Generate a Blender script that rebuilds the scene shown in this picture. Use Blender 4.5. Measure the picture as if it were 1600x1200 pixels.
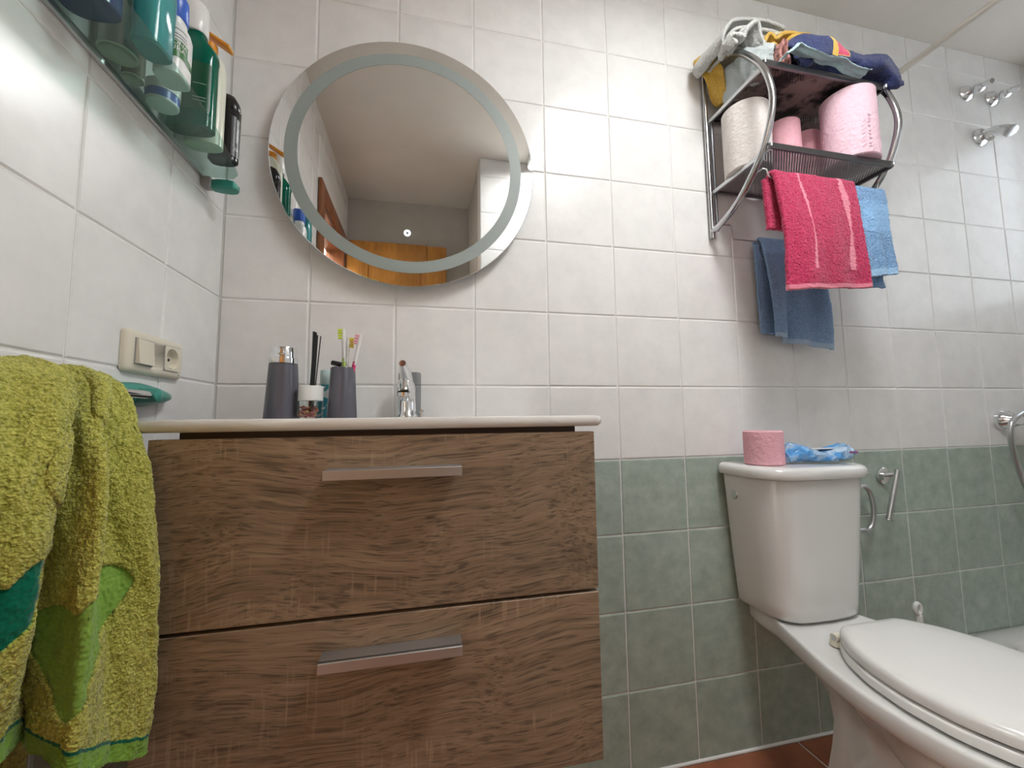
import bpy, bmesh, math, random
import numpy as np
from mathutils import Vector, Matrix
for o in list(bpy.data.objects): bpy.data.objects.remove(o)
S = bpy.context.scene
COL = S.collection
PI = math.pi

# ------------------------------------------------------------------ camera, world, exposure
cd = bpy.data.cameras.new('camera'); cam = bpy.data.objects.new('camera', cd); COL.objects.link(cam)
cd.sensor_fit = 'HORIZONTAL'; cd.sensor_width = 36; cd.lens = 637.5/1600*36; cd.clip_start = 0.01
Rr = Vector((0.97673115, -0.21407707, -0.0129335)); Rd = Vector((0.00617443, 0.08834871, -0.99607047)); Rf = Vector((0.21437851, 0.97281319, 0.08761474))
mw = Matrix.Identity(4)
for i in range(3):
    mw[i][0] = Rr[i]; mw[i][1] = -Rd[i]; mw[i][2] = -Rf[i]
mw[0][3], mw[1][3], mw[2][3] = 0.4567, -1.0400, 0.9120
cam.matrix_world = mw
S.camera = cam
w = bpy.data.worlds.new('world'); S.world = w; w.use_nodes = True
w.node_tree.nodes['Background'].inputs[0].default_value = (0.75, 0.87, 1.0, 1)
w.node_tree.nodes['Background'].inputs[1].default_value = 1.0
S.view_settings.view_transform = 'Standard'; S.view_settings.look = 'None'
S.view_settings.gamma = 1; S.view_settings.use_curve_mapping = False
S.view_settings.exposure = 1.2
LAMP_STRENGTH = 16.0
WINDOW_STRENGTH = 0.78
HALL_FILL_STRENGTH = 28.0

# ------------------------------------------------------------------ materials
MATS = {}
def mat(name, col, rough=0.5, metal=0.0, bump=None, noise=None, spec=0.5, sheen=0, trans=0, coat=0, emit=None, sss=0):
    """bump=(scale,strength,distance); noise=(scale,col2,detail,lo,hi)"""
    m = bpy.data.materials.new(name); m.use_nodes = True; nt = m.node_tree; N = nt.nodes; L = nt.links
    b = N['Principled BSDF']
    b.inputs['Base Color'].default_value = (*col, 1); b.inputs['Roughness'].default_value = rough
    b.inputs['Metallic'].default_value = metal; b.inputs['Specular IOR Level'].default_value = spec
    if sheen: b.inputs['Sheen Weight'].default_value = sheen; b.inputs['Sheen Roughness'].default_value = 0.5
    if trans: b.inputs['Transmission Weight'].default_value = trans; b.inputs['IOR'].default_value = 1.33
    if coat: b.inputs['Coat Weight'].default_value = coat; b.inputs['Coat Roughness'].default_value = 0.05
    if emit: b.inputs['Emission Color'].default_value = (*emit[0], 1); b.inputs['Emission Strength'].default_value = emit[1]
    if sss: b.inputs['Subsurface Weight'].default_value = sss; b.inputs['Subsurface Scale'].default_value = 0.01
    tc = N.new('ShaderNodeTexCoord')
    if noise:
        n = N.new('ShaderNodeTexNoise'); n.inputs['Scale'].default_value = noise[0]; n.inputs['Detail'].default_value = noise[2]
        n.inputs['Roughness'].default_value = 0.6
        L.new(tc.outputs['Object'], n.inputs['Vector'])
        r = N.new('ShaderNodeValToRGB'); r.color_ramp.elements[0].position = noise[3]; r.color_ramp.elements[1].position = noise[4]
        r.color_ramp.elements[0].color = (*noise[1], 1); r.color_ramp.elements[1].color = (*col, 1)
        L.new(n.outputs['Fac'], r.inputs['Fac']); L.new(r.outputs['Color'], b.inputs['Base Color'])
    if bump:
        n = N.new('ShaderNodeTexNoise'); n.inputs['Scale'].default_value = bump[0]; n.inputs['Detail'].default_value = 3
        L.new(tc.outputs['Object'], n.inputs['Vector'])
        bp = N.new('ShaderNodeBump'); bp.inputs['Strength'].default_value = bump[1]; bp.inputs['Distance'].default_value = bump[2]
        L.new(n.outputs['Fac'], bp.inputs['Height']); L.new(bp.outputs['Normal'], b.inputs['Normal'])
    MATS[name] = m
    return m
def nodes(m): return m.node_tree.nodes, m.node_tree.links, m.node_tree.nodes['Principled BSDF']

def tile_mat(name, c1, c2, c3, rough, scale):
    m = mat(name, c1, rough); N, L, b = nodes(m)
    tc = N['Texture Coordinate']; oi = N.new('ShaderNodeObjectInfo')
    mul = N.new('ShaderNodeVectorMath'); mul.operation = 'MULTIPLY_ADD'
    comb = N.new('ShaderNodeCombineXYZ')
    for k, f in enumerate((7.3, 11.1, 5.7)):
        mm = N.new('ShaderNodeMath'); mm.operation = 'MULTIPLY'; mm.inputs[1].default_value = f
        L.new(oi.outputs['Random'], mm.inputs[0]); L.new(mm.outputs[0], comb.inputs[k])
    mul.inputs[1].default_value = (1, 1, 1)
    L.new(tc.outputs['Object'], mul.inputs[0]); L.new(comb.outputs[0], mul.inputs[2])
    n = N.new('ShaderNodeTexNoise'); n.inputs['Scale'].default_value = scale; n.inputs['Detail'].default_value = 7; n.inputs['Roughness'].default_value = 0.62
    L.new(mul.outputs[0], n.inputs['Vector'])
    r = N.new('ShaderNodeValToRGB'); e = r.color_ramp.elements
    e[0].position = 0.30; e[0].color = (*c2, 1); e[1].position = 0.62; e[1].color = (*c1, 1)
    x = r.color_ramp.elements.new(0.78); x.color = (*c3, 1)
    L.new(n.outputs['Fac'], r.inputs['Fac']); L.new(r.outputs['Color'], b.inputs['Base Color'])
    n2 = N.new('ShaderNodeTexNoise'); n2.inputs['Scale'].default_value = 14; n2.inputs['Detail'].default_value = 4
    L.new(mul.outputs[0], n2.inputs['Vector'])
    bp = N.new('ShaderNodeBump'); bp.inputs['Strength'].default_value = 0.02; bp.inputs['Distance'].default_value = 0.002
    L.new(n2.outputs['Fac'], bp.inputs['Height']); L.new(bp.outputs['Normal'], b.inputs['Normal'])
    mr = N.new('ShaderNodeMapRange'); mr.inputs['To Min'].default_value = rough*0.95; mr.inputs['To Max'].default_value = rough*1.1
    b.inputs['Specular IOR Level'].default_value = 0.32
    L.new(n2.outputs['Fac'], mr.inputs['Value']); L.new(mr.outputs[0], b.inputs['Roughness'])
    return m

M_TILE = tile_mat('tile_pale', (0.835, 0.83, 0.812), (0.765, 0.76, 0.745), (0.845, 0.836, 0.812), 0.22, 13)
M_GREEN = tile_mat('tile_green', (0.43, 0.51, 0.445), (0.32, 0.39, 0.335), (0.49, 0.565, 0.50), 0.25, 24)
M_TERRA = tile_mat('tile_terracotta', (0.36, 0.13, 0.065), (0.22, 0.075, 0.04), (0.42, 0.17, 0.09), 0.35, 9)
M_GROUT = mat('grout', (0.82, 0.815, 0.79), 0.8)
M_PLASTER = mat('plaster', (0.78, 0.745, 0.69), 0.85, bump=(60, .15, .002), noise=(3, (0.72, 0.685, 0.63), 5, .3, .65))
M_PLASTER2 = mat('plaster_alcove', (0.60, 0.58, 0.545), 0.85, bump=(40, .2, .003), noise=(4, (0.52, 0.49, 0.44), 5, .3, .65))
M_CHROME = mat('chrome', (0.78, 0.79, 0.80), 0.09, 1.0)
M_RACK = mat('rack_steel', (0.50, 0.505, 0.515), 0.15, 1.0)
M_STEEL = mat('brushed_steel', (0.60, 0.61, 0.62), 0.32, 1.0)
M_DARKSTEEL = mat('dark_steel', (0.22, 0.22, 0.23), 0.3, 1.0)
M_ALU = mat('aluminium', (0.46, 0.46, 0.47), 0.38, 0.85)
M_CERAMIC = mat('ceramic', (0.74, 0.735, 0.715), 0.09, coat=0.4)
M_SEAT = mat('seat_plastic', (0.77, 0.765, 0.74), 0.22)
M_IVORY = mat('ivory_plastic', (0.76, 0.71, 0.58), 0.3)
M_DARKHOLE = mat('dark_hole', (0.03, 0.03, 0.03), 0.6)
M_TEALPLASTIC = mat('teal_plastic', (0.045, 0.29, 0.23), 0.28, trans=0.0, spec=.5)
M_GREYPL = mat('grey_plastic', (0.35, 0.35, 0.35), 0.4)
M_RODWHITE = mat('cream_rod', (0.66, 0.63, 0.56), 0.35)
M_BLACK = mat('black_plastic', (0.012, 0.012, 0.014), 0.25)
M_BLACKREED = mat('black_reed', (0.006, 0.007, 0.007), 0.55)
M_GREYCUP = mat('grey_cup', (0.105, 0.105, 0.13), 0.14)
M_WHITEPL = mat('white_plastic', (0.78, 0.78, 0.76), 0.3)
M_CREAMPL = mat('cream_plastic', (0.74, 0.75, 0.62), 0.3)
M_BLUECAP = mat('blue_cap', (0.03, 0.12, 0.55), 0.3)
M_ORANGE = mat('orange_plastic', (0.78, 0.29, 0.012), 0.35)
M_NAVYB = mat('dark_blue_plastic', (0.012, 0.055, 0.22), 0.12, trans=0.35)
M_TEALB = mat('turquoise_plastic', (0.09, 0.45, 0.45), 0.15, trans=0.45)
M_GREENB = mat('green_bottle', (0.0, 0.19, 0.115), 0.08, trans=0.45)
M_GREENLBL = mat('green_label', (0.05, 0.17, 0.05), 0.35)
M_DKGRNLBL = mat('dark_green_label', (0.0, 0.075, 0.03), 0.35)
M_INK = mat('dark_ink', (0.04, 0.06, 0.07), 0.5)
M_WHITEINK = mat('white_ink', (0.75, 0.75, 0.72), 0.5)
M_TIN = mat('tin', (0.55, 0.52, 0.46), 0.35, 0.8)
M_BLUEBAND = mat('blue_band', (0.10, 0.17, 0.50), 0.3)
M_LIME = mat('lime_label', (0.42, 0.50, 0.06), 0.4)
M_GREYLBL = mat('grey_label', (0.06, 0.062, 0.068), 0.35)

# clear glass for panes: tinted see-through with fresnel gloss
def glass_mat(name, tint, gl=0.05, extra=0.04):
    m = bpy.data.materials.new(name); m.use_nodes = True; N = m.node_tree.nodes; L = m.node_tree.links
    N.remove(N['Principled BSDF']); out = N['Material Output']
    t = N.new('ShaderNodeBsdfTransparent'); t.inputs[0].default_value = (*tint, 1)
    g = N.new('ShaderNodeBsdfGlossy'); g.inputs['Roughness'].default_value = gl
    lw = N.new('ShaderNodeLayerWeight'); lw.inputs[0].default_value = .5
    pw = N.new('ShaderNodeMath'); pw.operation = 'POWER'; pw.inputs[1].default_value = 4.0; L.new(lw.outputs['Facing'], pw.inputs[0])
    a = N.new('ShaderNodeMath'); a.operation = 'MULTIPLY_ADD'; a.inputs[1].default_value = .5; a.inputs[2].default_value = extra; a.use_clamp = True
    L.new(pw.outputs[0], a.inputs[0])
    mx = N.new('ShaderNodeMixShader'); L.new(a.outputs[0], mx.inputs[0]); L.new(t.outputs[0], mx.inputs[1]); L.new(g.outputs[0], mx.inputs[2])
    L.new(mx.outputs[0], out.inputs[0]); MATS[name] = m
    return m
M_SHELFGLASS = glass_mat('shelf_glass', (0.74, 0.86, 0.82))
M_JARGLASS = glass_mat('jar_glass', (0.93, 0.95, 0.94))
M_SMOKE = glass_mat('smoke_plastic', (0.62, 0.64, 0.66), .08, .08)

# mirror
M_MIRROR = mat('mirror_silver', (0.86, 0.87, 0.86), 0.005, 1.0)
M_FROST = mat('frosted_glass', (0.30, 0.345, 0.325), 0.45, spec=.6)
M_LEDRING = mat('led_ring', (0.9, 0.95, 1.0), 0.4, emit=((0.75, 0.93, 1.0), 1.4))

# wood laminate for the vanity
def wood_mat(name, c_light, c_mid, c_dark, rough=0.45, saw=True, axis=0):
    m = mat(name, c_mid, rough); N, L, b = nodes(m); tc = N['Texture Coordinate']
    oi = N.new('ShaderNodeObjectInfo')
    off = N.new('ShaderNodeCombineXYZ'); mm = N.new('ShaderNodeMath'); mm.operation = 'MULTIPLY'; mm.inputs[1].default_value = 3.7
    L.new(oi.outputs['Random'], mm.inputs[0]); L.new(mm.outputs[0], off.inputs[2])
    add = N.new('ShaderNodeVectorMath'); add.operation = 'ADD'; L.new(tc.outputs['Object'], add.inputs[0]); L.new(off.outputs[0], add.inputs[1])
    # gentle warp so that the grain arcs (cathedral figure)
    wn = N.new('ShaderNodeTexNoise'); wn.inputs['Scale'].default_value = 3.0; wn.inputs['Detail'].default_value = 2
    L.new(add.outputs[0], wn.inputs['Vector'])
    ws = N.new('ShaderNodeVectorMath'); ws.operation = 'SCALE'; ws.inputs['Scale'].default_value = 0.10
    L.new(wn.outputs['Color'], ws.inputs[0])
    wa = N.new('ShaderNodeVectorMath'); wa.operation = 'ADD'; L.new(add.outputs[0], wa.inputs[0]); L.new(ws.outputs[0], wa.inputs[1])
    sc = [150, 150, 150]; sc[axis] = 7.0
    mp = N.new('ShaderNodeVectorMath'); mp.operation = 'MULTIPLY'; mp.inputs[1].default_value = sc
    L.new(wa.outputs[0], mp.inputs[0])
    n1 = N.new('ShaderNodeTexNoise'); n1.inputs['Scale'].default_value = 1.0; n1.inputs['Detail'].default_value = 6; n1.inputs['Roughness'].default_value = .7
    L.new(mp.outputs[0], n1.inputs['Vector'])
    r = N.new('ShaderNodeValToRGB'); e = r.color_ramp.elements
    e[0].position = .30; e[0].color = (*c_dark, 1); e[1].position = .72; e[1].color = (*c_light, 1)
    x = e.new(.52); x.color = (*c_mid, 1)
    L.new(n1.outputs['Fac'], r.inputs['Fac'])
    last = r.outputs['Color']
    sc2 = [14, 14, 14]; sc2[axis] = 1.3
    mp2 = N.new('ShaderNodeVectorMath'); mp2.operation = 'MULTIPLY'; mp2.inputs[1].default_value = sc2; L.new(wa.outputs[0], mp2.inputs[0])
    n3 = N.new('ShaderNodeTexNoise'); n3.inputs['Scale'].default_value = 1.0; n3.inputs['Detail'].default_value = 3; L.new(mp2.outputs[0], n3.inputs['Vector'])
    mr3 = N.new('ShaderNodeMapRange'); mr3.inputs['From Min'].default_value = .3; mr3.inputs['From Max'].default_value = .7; mr3.inputs['To Min'].default_value = .78; mr3.inputs['To Max'].default_value = 1.15
    L.new(n3.outputs['Fac'], mr3.inputs['Value'])
    mx3 = N.new('ShaderNodeMix'); mx3.data_type = 'RGBA'; mx3.blend_type = 'MULTIPLY'; mx3.inputs[0].default_value = 1
    L.new(last, mx3.inputs[6]); L.new(mr3.outputs[0], mx3.inputs[7]); last = mx3.outputs[2]
    if saw:
        sc6 = [420, 420, 420]; sc6[axis] = 16
        mp6 = N.new('ShaderNodeVectorMath'); mp6.operation = 'MULTIPLY'; mp6.inputs[1].default_value = sc6; L.new(wa.outputs[0], mp6.inputs[0])
        n6 = N.new('ShaderNodeTexNoise'); n6.inputs['Scale'].default_value = 1.0; n6.inputs['Detail'].default_value = 2; L.new(mp6.outputs[0], n6.inputs['Vector'])
        a6 = N.new('ShaderNodeMapRange'); a6.inputs['From Min'].default_value = .36; a6.inputs['From Max'].default_value = .46; a6.inputs['To Min'].default_value = .52; a6.inputs['To Max'].default_value = 1.0; L.new(n6.outputs['Fac'], a6.inputs['Value'])
        mx6 = N.new('ShaderNodeMix'); mx6.data_type = 'RGBA'; mx6.blend_type = 'MULTIPLY'; mx6.inputs[0].default_value = 1; L.new(last, mx6.inputs[6]); L.new(a6.outputs[0], mx6.inputs[7]); last = mx6.outputs[2]
        # short pale saw marks across the grain, in patches
        mp4 = N.new('ShaderNodeVectorMath'); mp4.operation = 'MULTIPLY'; mp4.inputs[1].default_value = (210, 8, 14); L.new(add.outputs[0], mp4.inputs[0])
        n4 = N.new('ShaderNodeTexNoise'); n4.inputs['Scale'].default_value = 1.0; n4.inputs['Detail'].default_value = 2; L.new(mp4.outputs[0], n4.inputs['Vector'])
        mp5 = N.new('ShaderNodeVectorMath'); mp5.operation = 'MULTIPLY'; mp5.inputs[1].default_value = (7, 7, 16); L.new(add.outputs[0], mp5.inputs[0])
        n5 = N.new('ShaderNodeTexNoise'); n5.inputs['Scale'].default_value = 1.0; n5.inputs['Detail'].default_value = 1; L.new(mp5.outputs[0], n5.inputs['Vector'])
        a4 = N.new('ShaderNodeMapRange'); a4.inputs['From Min'].default_value = .56; a4.inputs['From Max'].default_value = .66; L.new(n4.outputs['Fac'], a4.inputs['Value'])
        a5 = N.new('ShaderNodeMapRange'); a5.inputs['From Min'].default_value = .52; a5.inputs['From Max'].default_value = .62; L.new(n5.outputs['Fac'], a5.inputs['Value'])
        pr = N.new('ShaderNodeMath'); pr.operation = 'MULTIPLY'; L.new(a4.outputs[0], pr.inputs[0]); L.new(a5.outputs[0], pr.inputs[1])
        pr2 = N.new('ShaderNodeMath'); pr2.operation = 'MULTIPLY'; pr2.inputs[1].default_value = .38; L.new(pr.outputs[0], pr2.inputs[0])
        mx5 = N.new('ShaderNodeMix'); mx5.data_type = 'RGBA'; L.new(pr2.outputs[0], mx5.inputs[0]); L.new(last, mx5.inputs[6]); mx5.inputs[7].default_value = (*[c*1.25 for c in c_light], 1)
        last = mx5.outputs[2]
    L.new(last, b.inputs['Base Color'])
    bp = N.new('ShaderNodeBump'); bp.inputs['Strength'].default_value = .25; bp.inputs['Distance'].default_value = .001
    L.new(n1.outputs['Fac'], bp.inputs['Height']); L.new(bp.outputs['Normal'], b.inputs['Normal'])
    return m
M_WOOD = wood_mat('oak_laminate', (0.385, 0.283, 0.190), (0.295, 0.208, 0.136), (0.155, 0.102, 0.064))
M_WOODEDGE = mat('laminate_edge', (0.24, 0.15, 0.095), 0.5)
M_CARCASS = mat('carcass', (0.09, 0.055, 0.04), 0.5)
M_DOORWOOD = wood_mat('honey_wood', (0.66, 0.31, 0.07), (0.56, 0.25, 0.052), (0.45, 0.18, 0.035), .35, saw=False, axis=2)
M_FRAMEWOOD = wood_mat('red_brown_wood', (0.34, 0.13, 0.05), (0.27, 0.095, 0.035), (0.17, 0.055, 0.02), .35, saw=False, axis=2)

# perforated metal
def mesh_metal(name, stained):
    m = mat(name, (0.30, 0.27, 0.27), .45, .7); N, L, b = nodes(m); tc = N['Texture Coordinate']
    sep = N.new('ShaderNodeSeparateXYZ'); L.new(tc.outputs['Object'], sep.inputs[0])
    k = 2*PI/0.0085
    outs = []
    for ax, sgn in ((0, 1), (0, -1)):
        a = N.new('ShaderNodeMath'); a.operation = 'ADD' if sgn > 0 else 'SUBTRACT'
        L.new(sep.outputs[0], a.inputs[0]); L.new(sep.outputs[1], a.inputs[1])
        s = N.new('ShaderNodeMath'); s.operation = 'MULTIPLY'; s.inputs[1].default_value = k; L.new(a.outputs[0], s.inputs[0])
        c = N.new('ShaderNodeMath'); c.operation = 'COSINE'; L.new(s.outputs[0], c.inputs[0]); outs.append(c)
    sm = N.new('ShaderNodeMath'); sm.operation = 'ADD'; L.new(outs[0].outputs[0], sm.inputs[0]); L.new(outs[1].outputs[0], sm.inputs[1])
    gt = N.new('ShaderNodeMath'); gt.operation = 'LESS_THAN'; gt.inputs[1].default_value = 0.35; L.new(sm.outputs[0], gt.inputs[0])
    n = N.new('ShaderNodeTexNoise'); n.inputs['Scale'].default_value = 13 if stained else 5; n.inputs['Detail'].default_value = 8; n.inputs['Roughness'].default_value = .68
    L.new(tc.outputs['Object'], n.inputs['Vector'])
    r = N.new('ShaderNodeValToRGB'); e = r.color_ramp.elements
    e[0].position = .46; e[1].position = .56
    if stained:
        e[0].color = (0.012, 0.009, 0.009, 1); e[1].color = (0.23, 0.17, 0.155, 1)
    else:
        e[0].color = (0.34, 0.31, 0.31, 1); e[1].color = (0.42, 0.39, 0.39, 1)
    L.new(n.outputs['Fac'], r.inputs['Fac']); L.new(r.outputs['Color'], b.inputs['Base Color'])
    if stained:
        b.inputs['Metallic'].default_value = .15
        cl = N.new('ShaderNodeTexNoise'); cl.inputs['Scale'].default_value = 7; L.new(tc.outputs['Object'], cl.inputs['Vector'])
        g2 = N.new('ShaderNodeMath'); g2.operation = 'LESS_THAN'; g2.inputs[1].default_value = 0.60; L.new(cl.outputs['Fac'], g2.inputs[0])
        mxx = N.new('ShaderNodeMath'); mxx.operation = 'MAXIMUM'; L.new(gt.outputs[0], mxx.inputs[0]); L.new(g2.outputs[0], mxx.inputs[1])
        L.new(mxx.outputs[0], b.inputs['Alpha'])
    else:
        L.new(gt.outputs[0], b.inputs['Alpha'])
    return m
M_MESH1 = mesh_metal('stained_shelf_metal', True)
M_MESH2 = mesh_metal('perforated_shelf_metal', False)

def terry(name, c1, c2, scale=420, strength=1.0, dist=.003, attr=False, cols=None):
    m = mat(name, c1, .95, sheen=.25, spec=.1); N, L, b = nodes(m); tc = N['Texture Coordinate']
    v = N.new('ShaderNodeTexVoronoi'); v.inputs['Scale'].default_value = scale*1.3; L.new(tc.outputs['Object'], v.inputs['Vector'])
    n = N.new('ShaderNodeTexNoise'); n.inputs['Scale'].default_value = scale*.75; n.inputs['Detail'].default_value = 3; n.inputs['Distortion'].default_value = .6; L.new(tc.outputs['Object'], n.inputs['Vector'])
    vs_ = N.new('ShaderNodeMath'); vs_.operation = 'MULTIPLY'; vs_.inputs[1].default_value = .35; L.new(v.outputs['Distance'], vs_.inputs[0])
    ad = N.new('ShaderNodeMath'); ad.operation = 'SUBTRACT'; L.new(n.outputs['Fac'], ad.inputs[0]); L.new(vs_.outputs[0], ad.inputs[1])
    mr = N.new('ShaderNodeMapRange'); mr.inputs['From Min'].default_value = .08; mr.inputs['From Max'].default_value = .52; L.new(ad.outputs[0], mr.inputs['Value'])
    mx = N.new('ShaderNodeMix'); mx.data_type = 'RGBA'; L.new(mr.outputs[0], mx.inputs[0]); mx.inputs[6].default_value = (*c2, 1); mx.inputs[7].default_value = (*c1, 1)
    last = mx.outputs[2]
    hs = 1.0
    if attr:
        at = N.new('ShaderNodeAttribute'); at.attribute_name = 'motif'
        for k, c in enumerate(cols):
            cmp_ = N.new('ShaderNodeMath'); cmp_.operation = 'COMPARE'; cmp_.inputs[1].default_value = float(k+1); cmp_.inputs[2].default_value = .45
            L.new(at.outputs['Fac'], cmp_.inputs[0])
            m2 = N.new('ShaderNodeMix'); m2.data_type = 'RGBA'; L.new(cmp_.outputs[0], m2.inputs[0]); L.new(last, m2.inputs[6]); m2.inputs[7].default_value = (*c, 1); last = m2.outputs[2]
    L.new(last, b.inputs['Base Color'])
    bp = N.new('ShaderNodeBump'); bp.inputs['Strength'].default_value = strength; bp.inputs['Distance'].default_value = dist
    if attr:
        lt = N.new('ShaderNodeMath'); lt.operation = 'LESS_THAN'; lt.inputs[1].default_value = .5; L.new(at.outputs['Fac'], lt.inputs[0])
        mr2 = N.new('ShaderNodeMapRange'); mr2.inputs['To Min'].default_value = .12; mr2.inputs['To Max'].default_value = strength; L.new(lt.outputs[0], mr2.inputs['Value'])
        L.new(mr2.outputs[0], bp.inputs['Strength'])
    L.new(ad.outputs[0], bp.inputs['Height']); L.new(bp.outputs['Normal'], b.inputs['Normal'])
    return m
M_TGREEN = terry('green_terry', (0.64, 0.63, 0.15), (0.28, 0.29, 0.035), 330, 1.0, .0035, True,
                 [(0.24, 0.42, 0.07), (0.0, 0.15, 0.085), (0.20, 0.38, 0.05), (0.0, 0.12, 0.07)])
M_TPINK = terry('pink_terry', (0.74, 0.065, 0.175), (0.46, 0.022, 0.085), 300, 1, .004, True, [(0.82, 0.28, 0.36), (0.80, 0.25, 0.33)])
M_TBLUE = terry('blue_terry', (0.30, 0.52, 0.80), (0.18, 0.34, 0.60), 300, 1, .004, True, [(0.27, 0.48, 0.75), (0.36, 0.58, 0.82)])
M_TBLUE2 = terry('dusty_blue_terry', (0.31, 0.49, 0.74), (0.18, 0.30, 0.49), 300, .9, .003, True, [(0.38, 0.52, 0.68), (0.38, 0.52, 0.68)])
M_TGREY = terry('grey_terry', (0.62, 0.63, 0.60), (0.36, 0.36, 0.34), 420, .8, .002)
M_TGREY2 = terry('grey_blue_cloth', (0.46, 0.50, 0.49), (0.34, 0.38, 0.38), 500, .5, .0015)
M_TYELLOW = terry('mustard_terry', (0.72, 0.47, 0.09), (0.45, 0.25, 0.03), 420, .8, .002)
M_TCREAM = terry('cream_terry', (0.74, 0.66, 0.45), (0.50, 0.42, 0.26), 420, .8, .002)
M_TNAVY = terry('navy_terry', (0.050, 0.068, 0.185), (0.018, 0.024, 0.075), 420, .9, .002, True, [(0.75, 0.50, 0.10), (0.62, 0.08, 0.16)])
M_TAQUA = terry('pale_aqua_cloth', (0.42, 0.58, 0.60), (0.33, 0.48, 0.50), 500, .4, .001)
M_TROSE = terry('rose_brown_terry', (0.50, 0.24, 0.20), (0.33, 0.12, 0.11), 420, .8, .002)
def paper_mat(name, c, c2):
    m = mat(name, c, .95, spec=.1, bump=(110, .8, .0035), noise=(30, c2, 3, .2, .5)); return m
M_PAPERW = paper_mat('white_paper', (0.70, 0.655, 0.62), (0.66, 0.61, 0.575))
M_PAPERP = paper_mat('pink_paper', (0.80, 0.44, 0.50), (0.76, 0.40, 0.46))
M_PAPERL = paper_mat('pale_pink_paper', (0.85, 0.60, 0.68), (0.81, 0.545, 0.63))
M_EMBOSS = mat('embossed_pink', (0.60, 0.36, 0.43), .95)
M_CARD = mat('cardboard', (0.42, 0.33, 0.24), .9)
M_BAG = mat('blue_foil', (0.09, 0.33, 0.70), .16, noise=(26, (0.50, 0.66, 0.80), 4, .36, .56), coat=.5)
M_REDINK = mat('red_ink', (0.35, 0.03, 0.10), .4)

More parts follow.
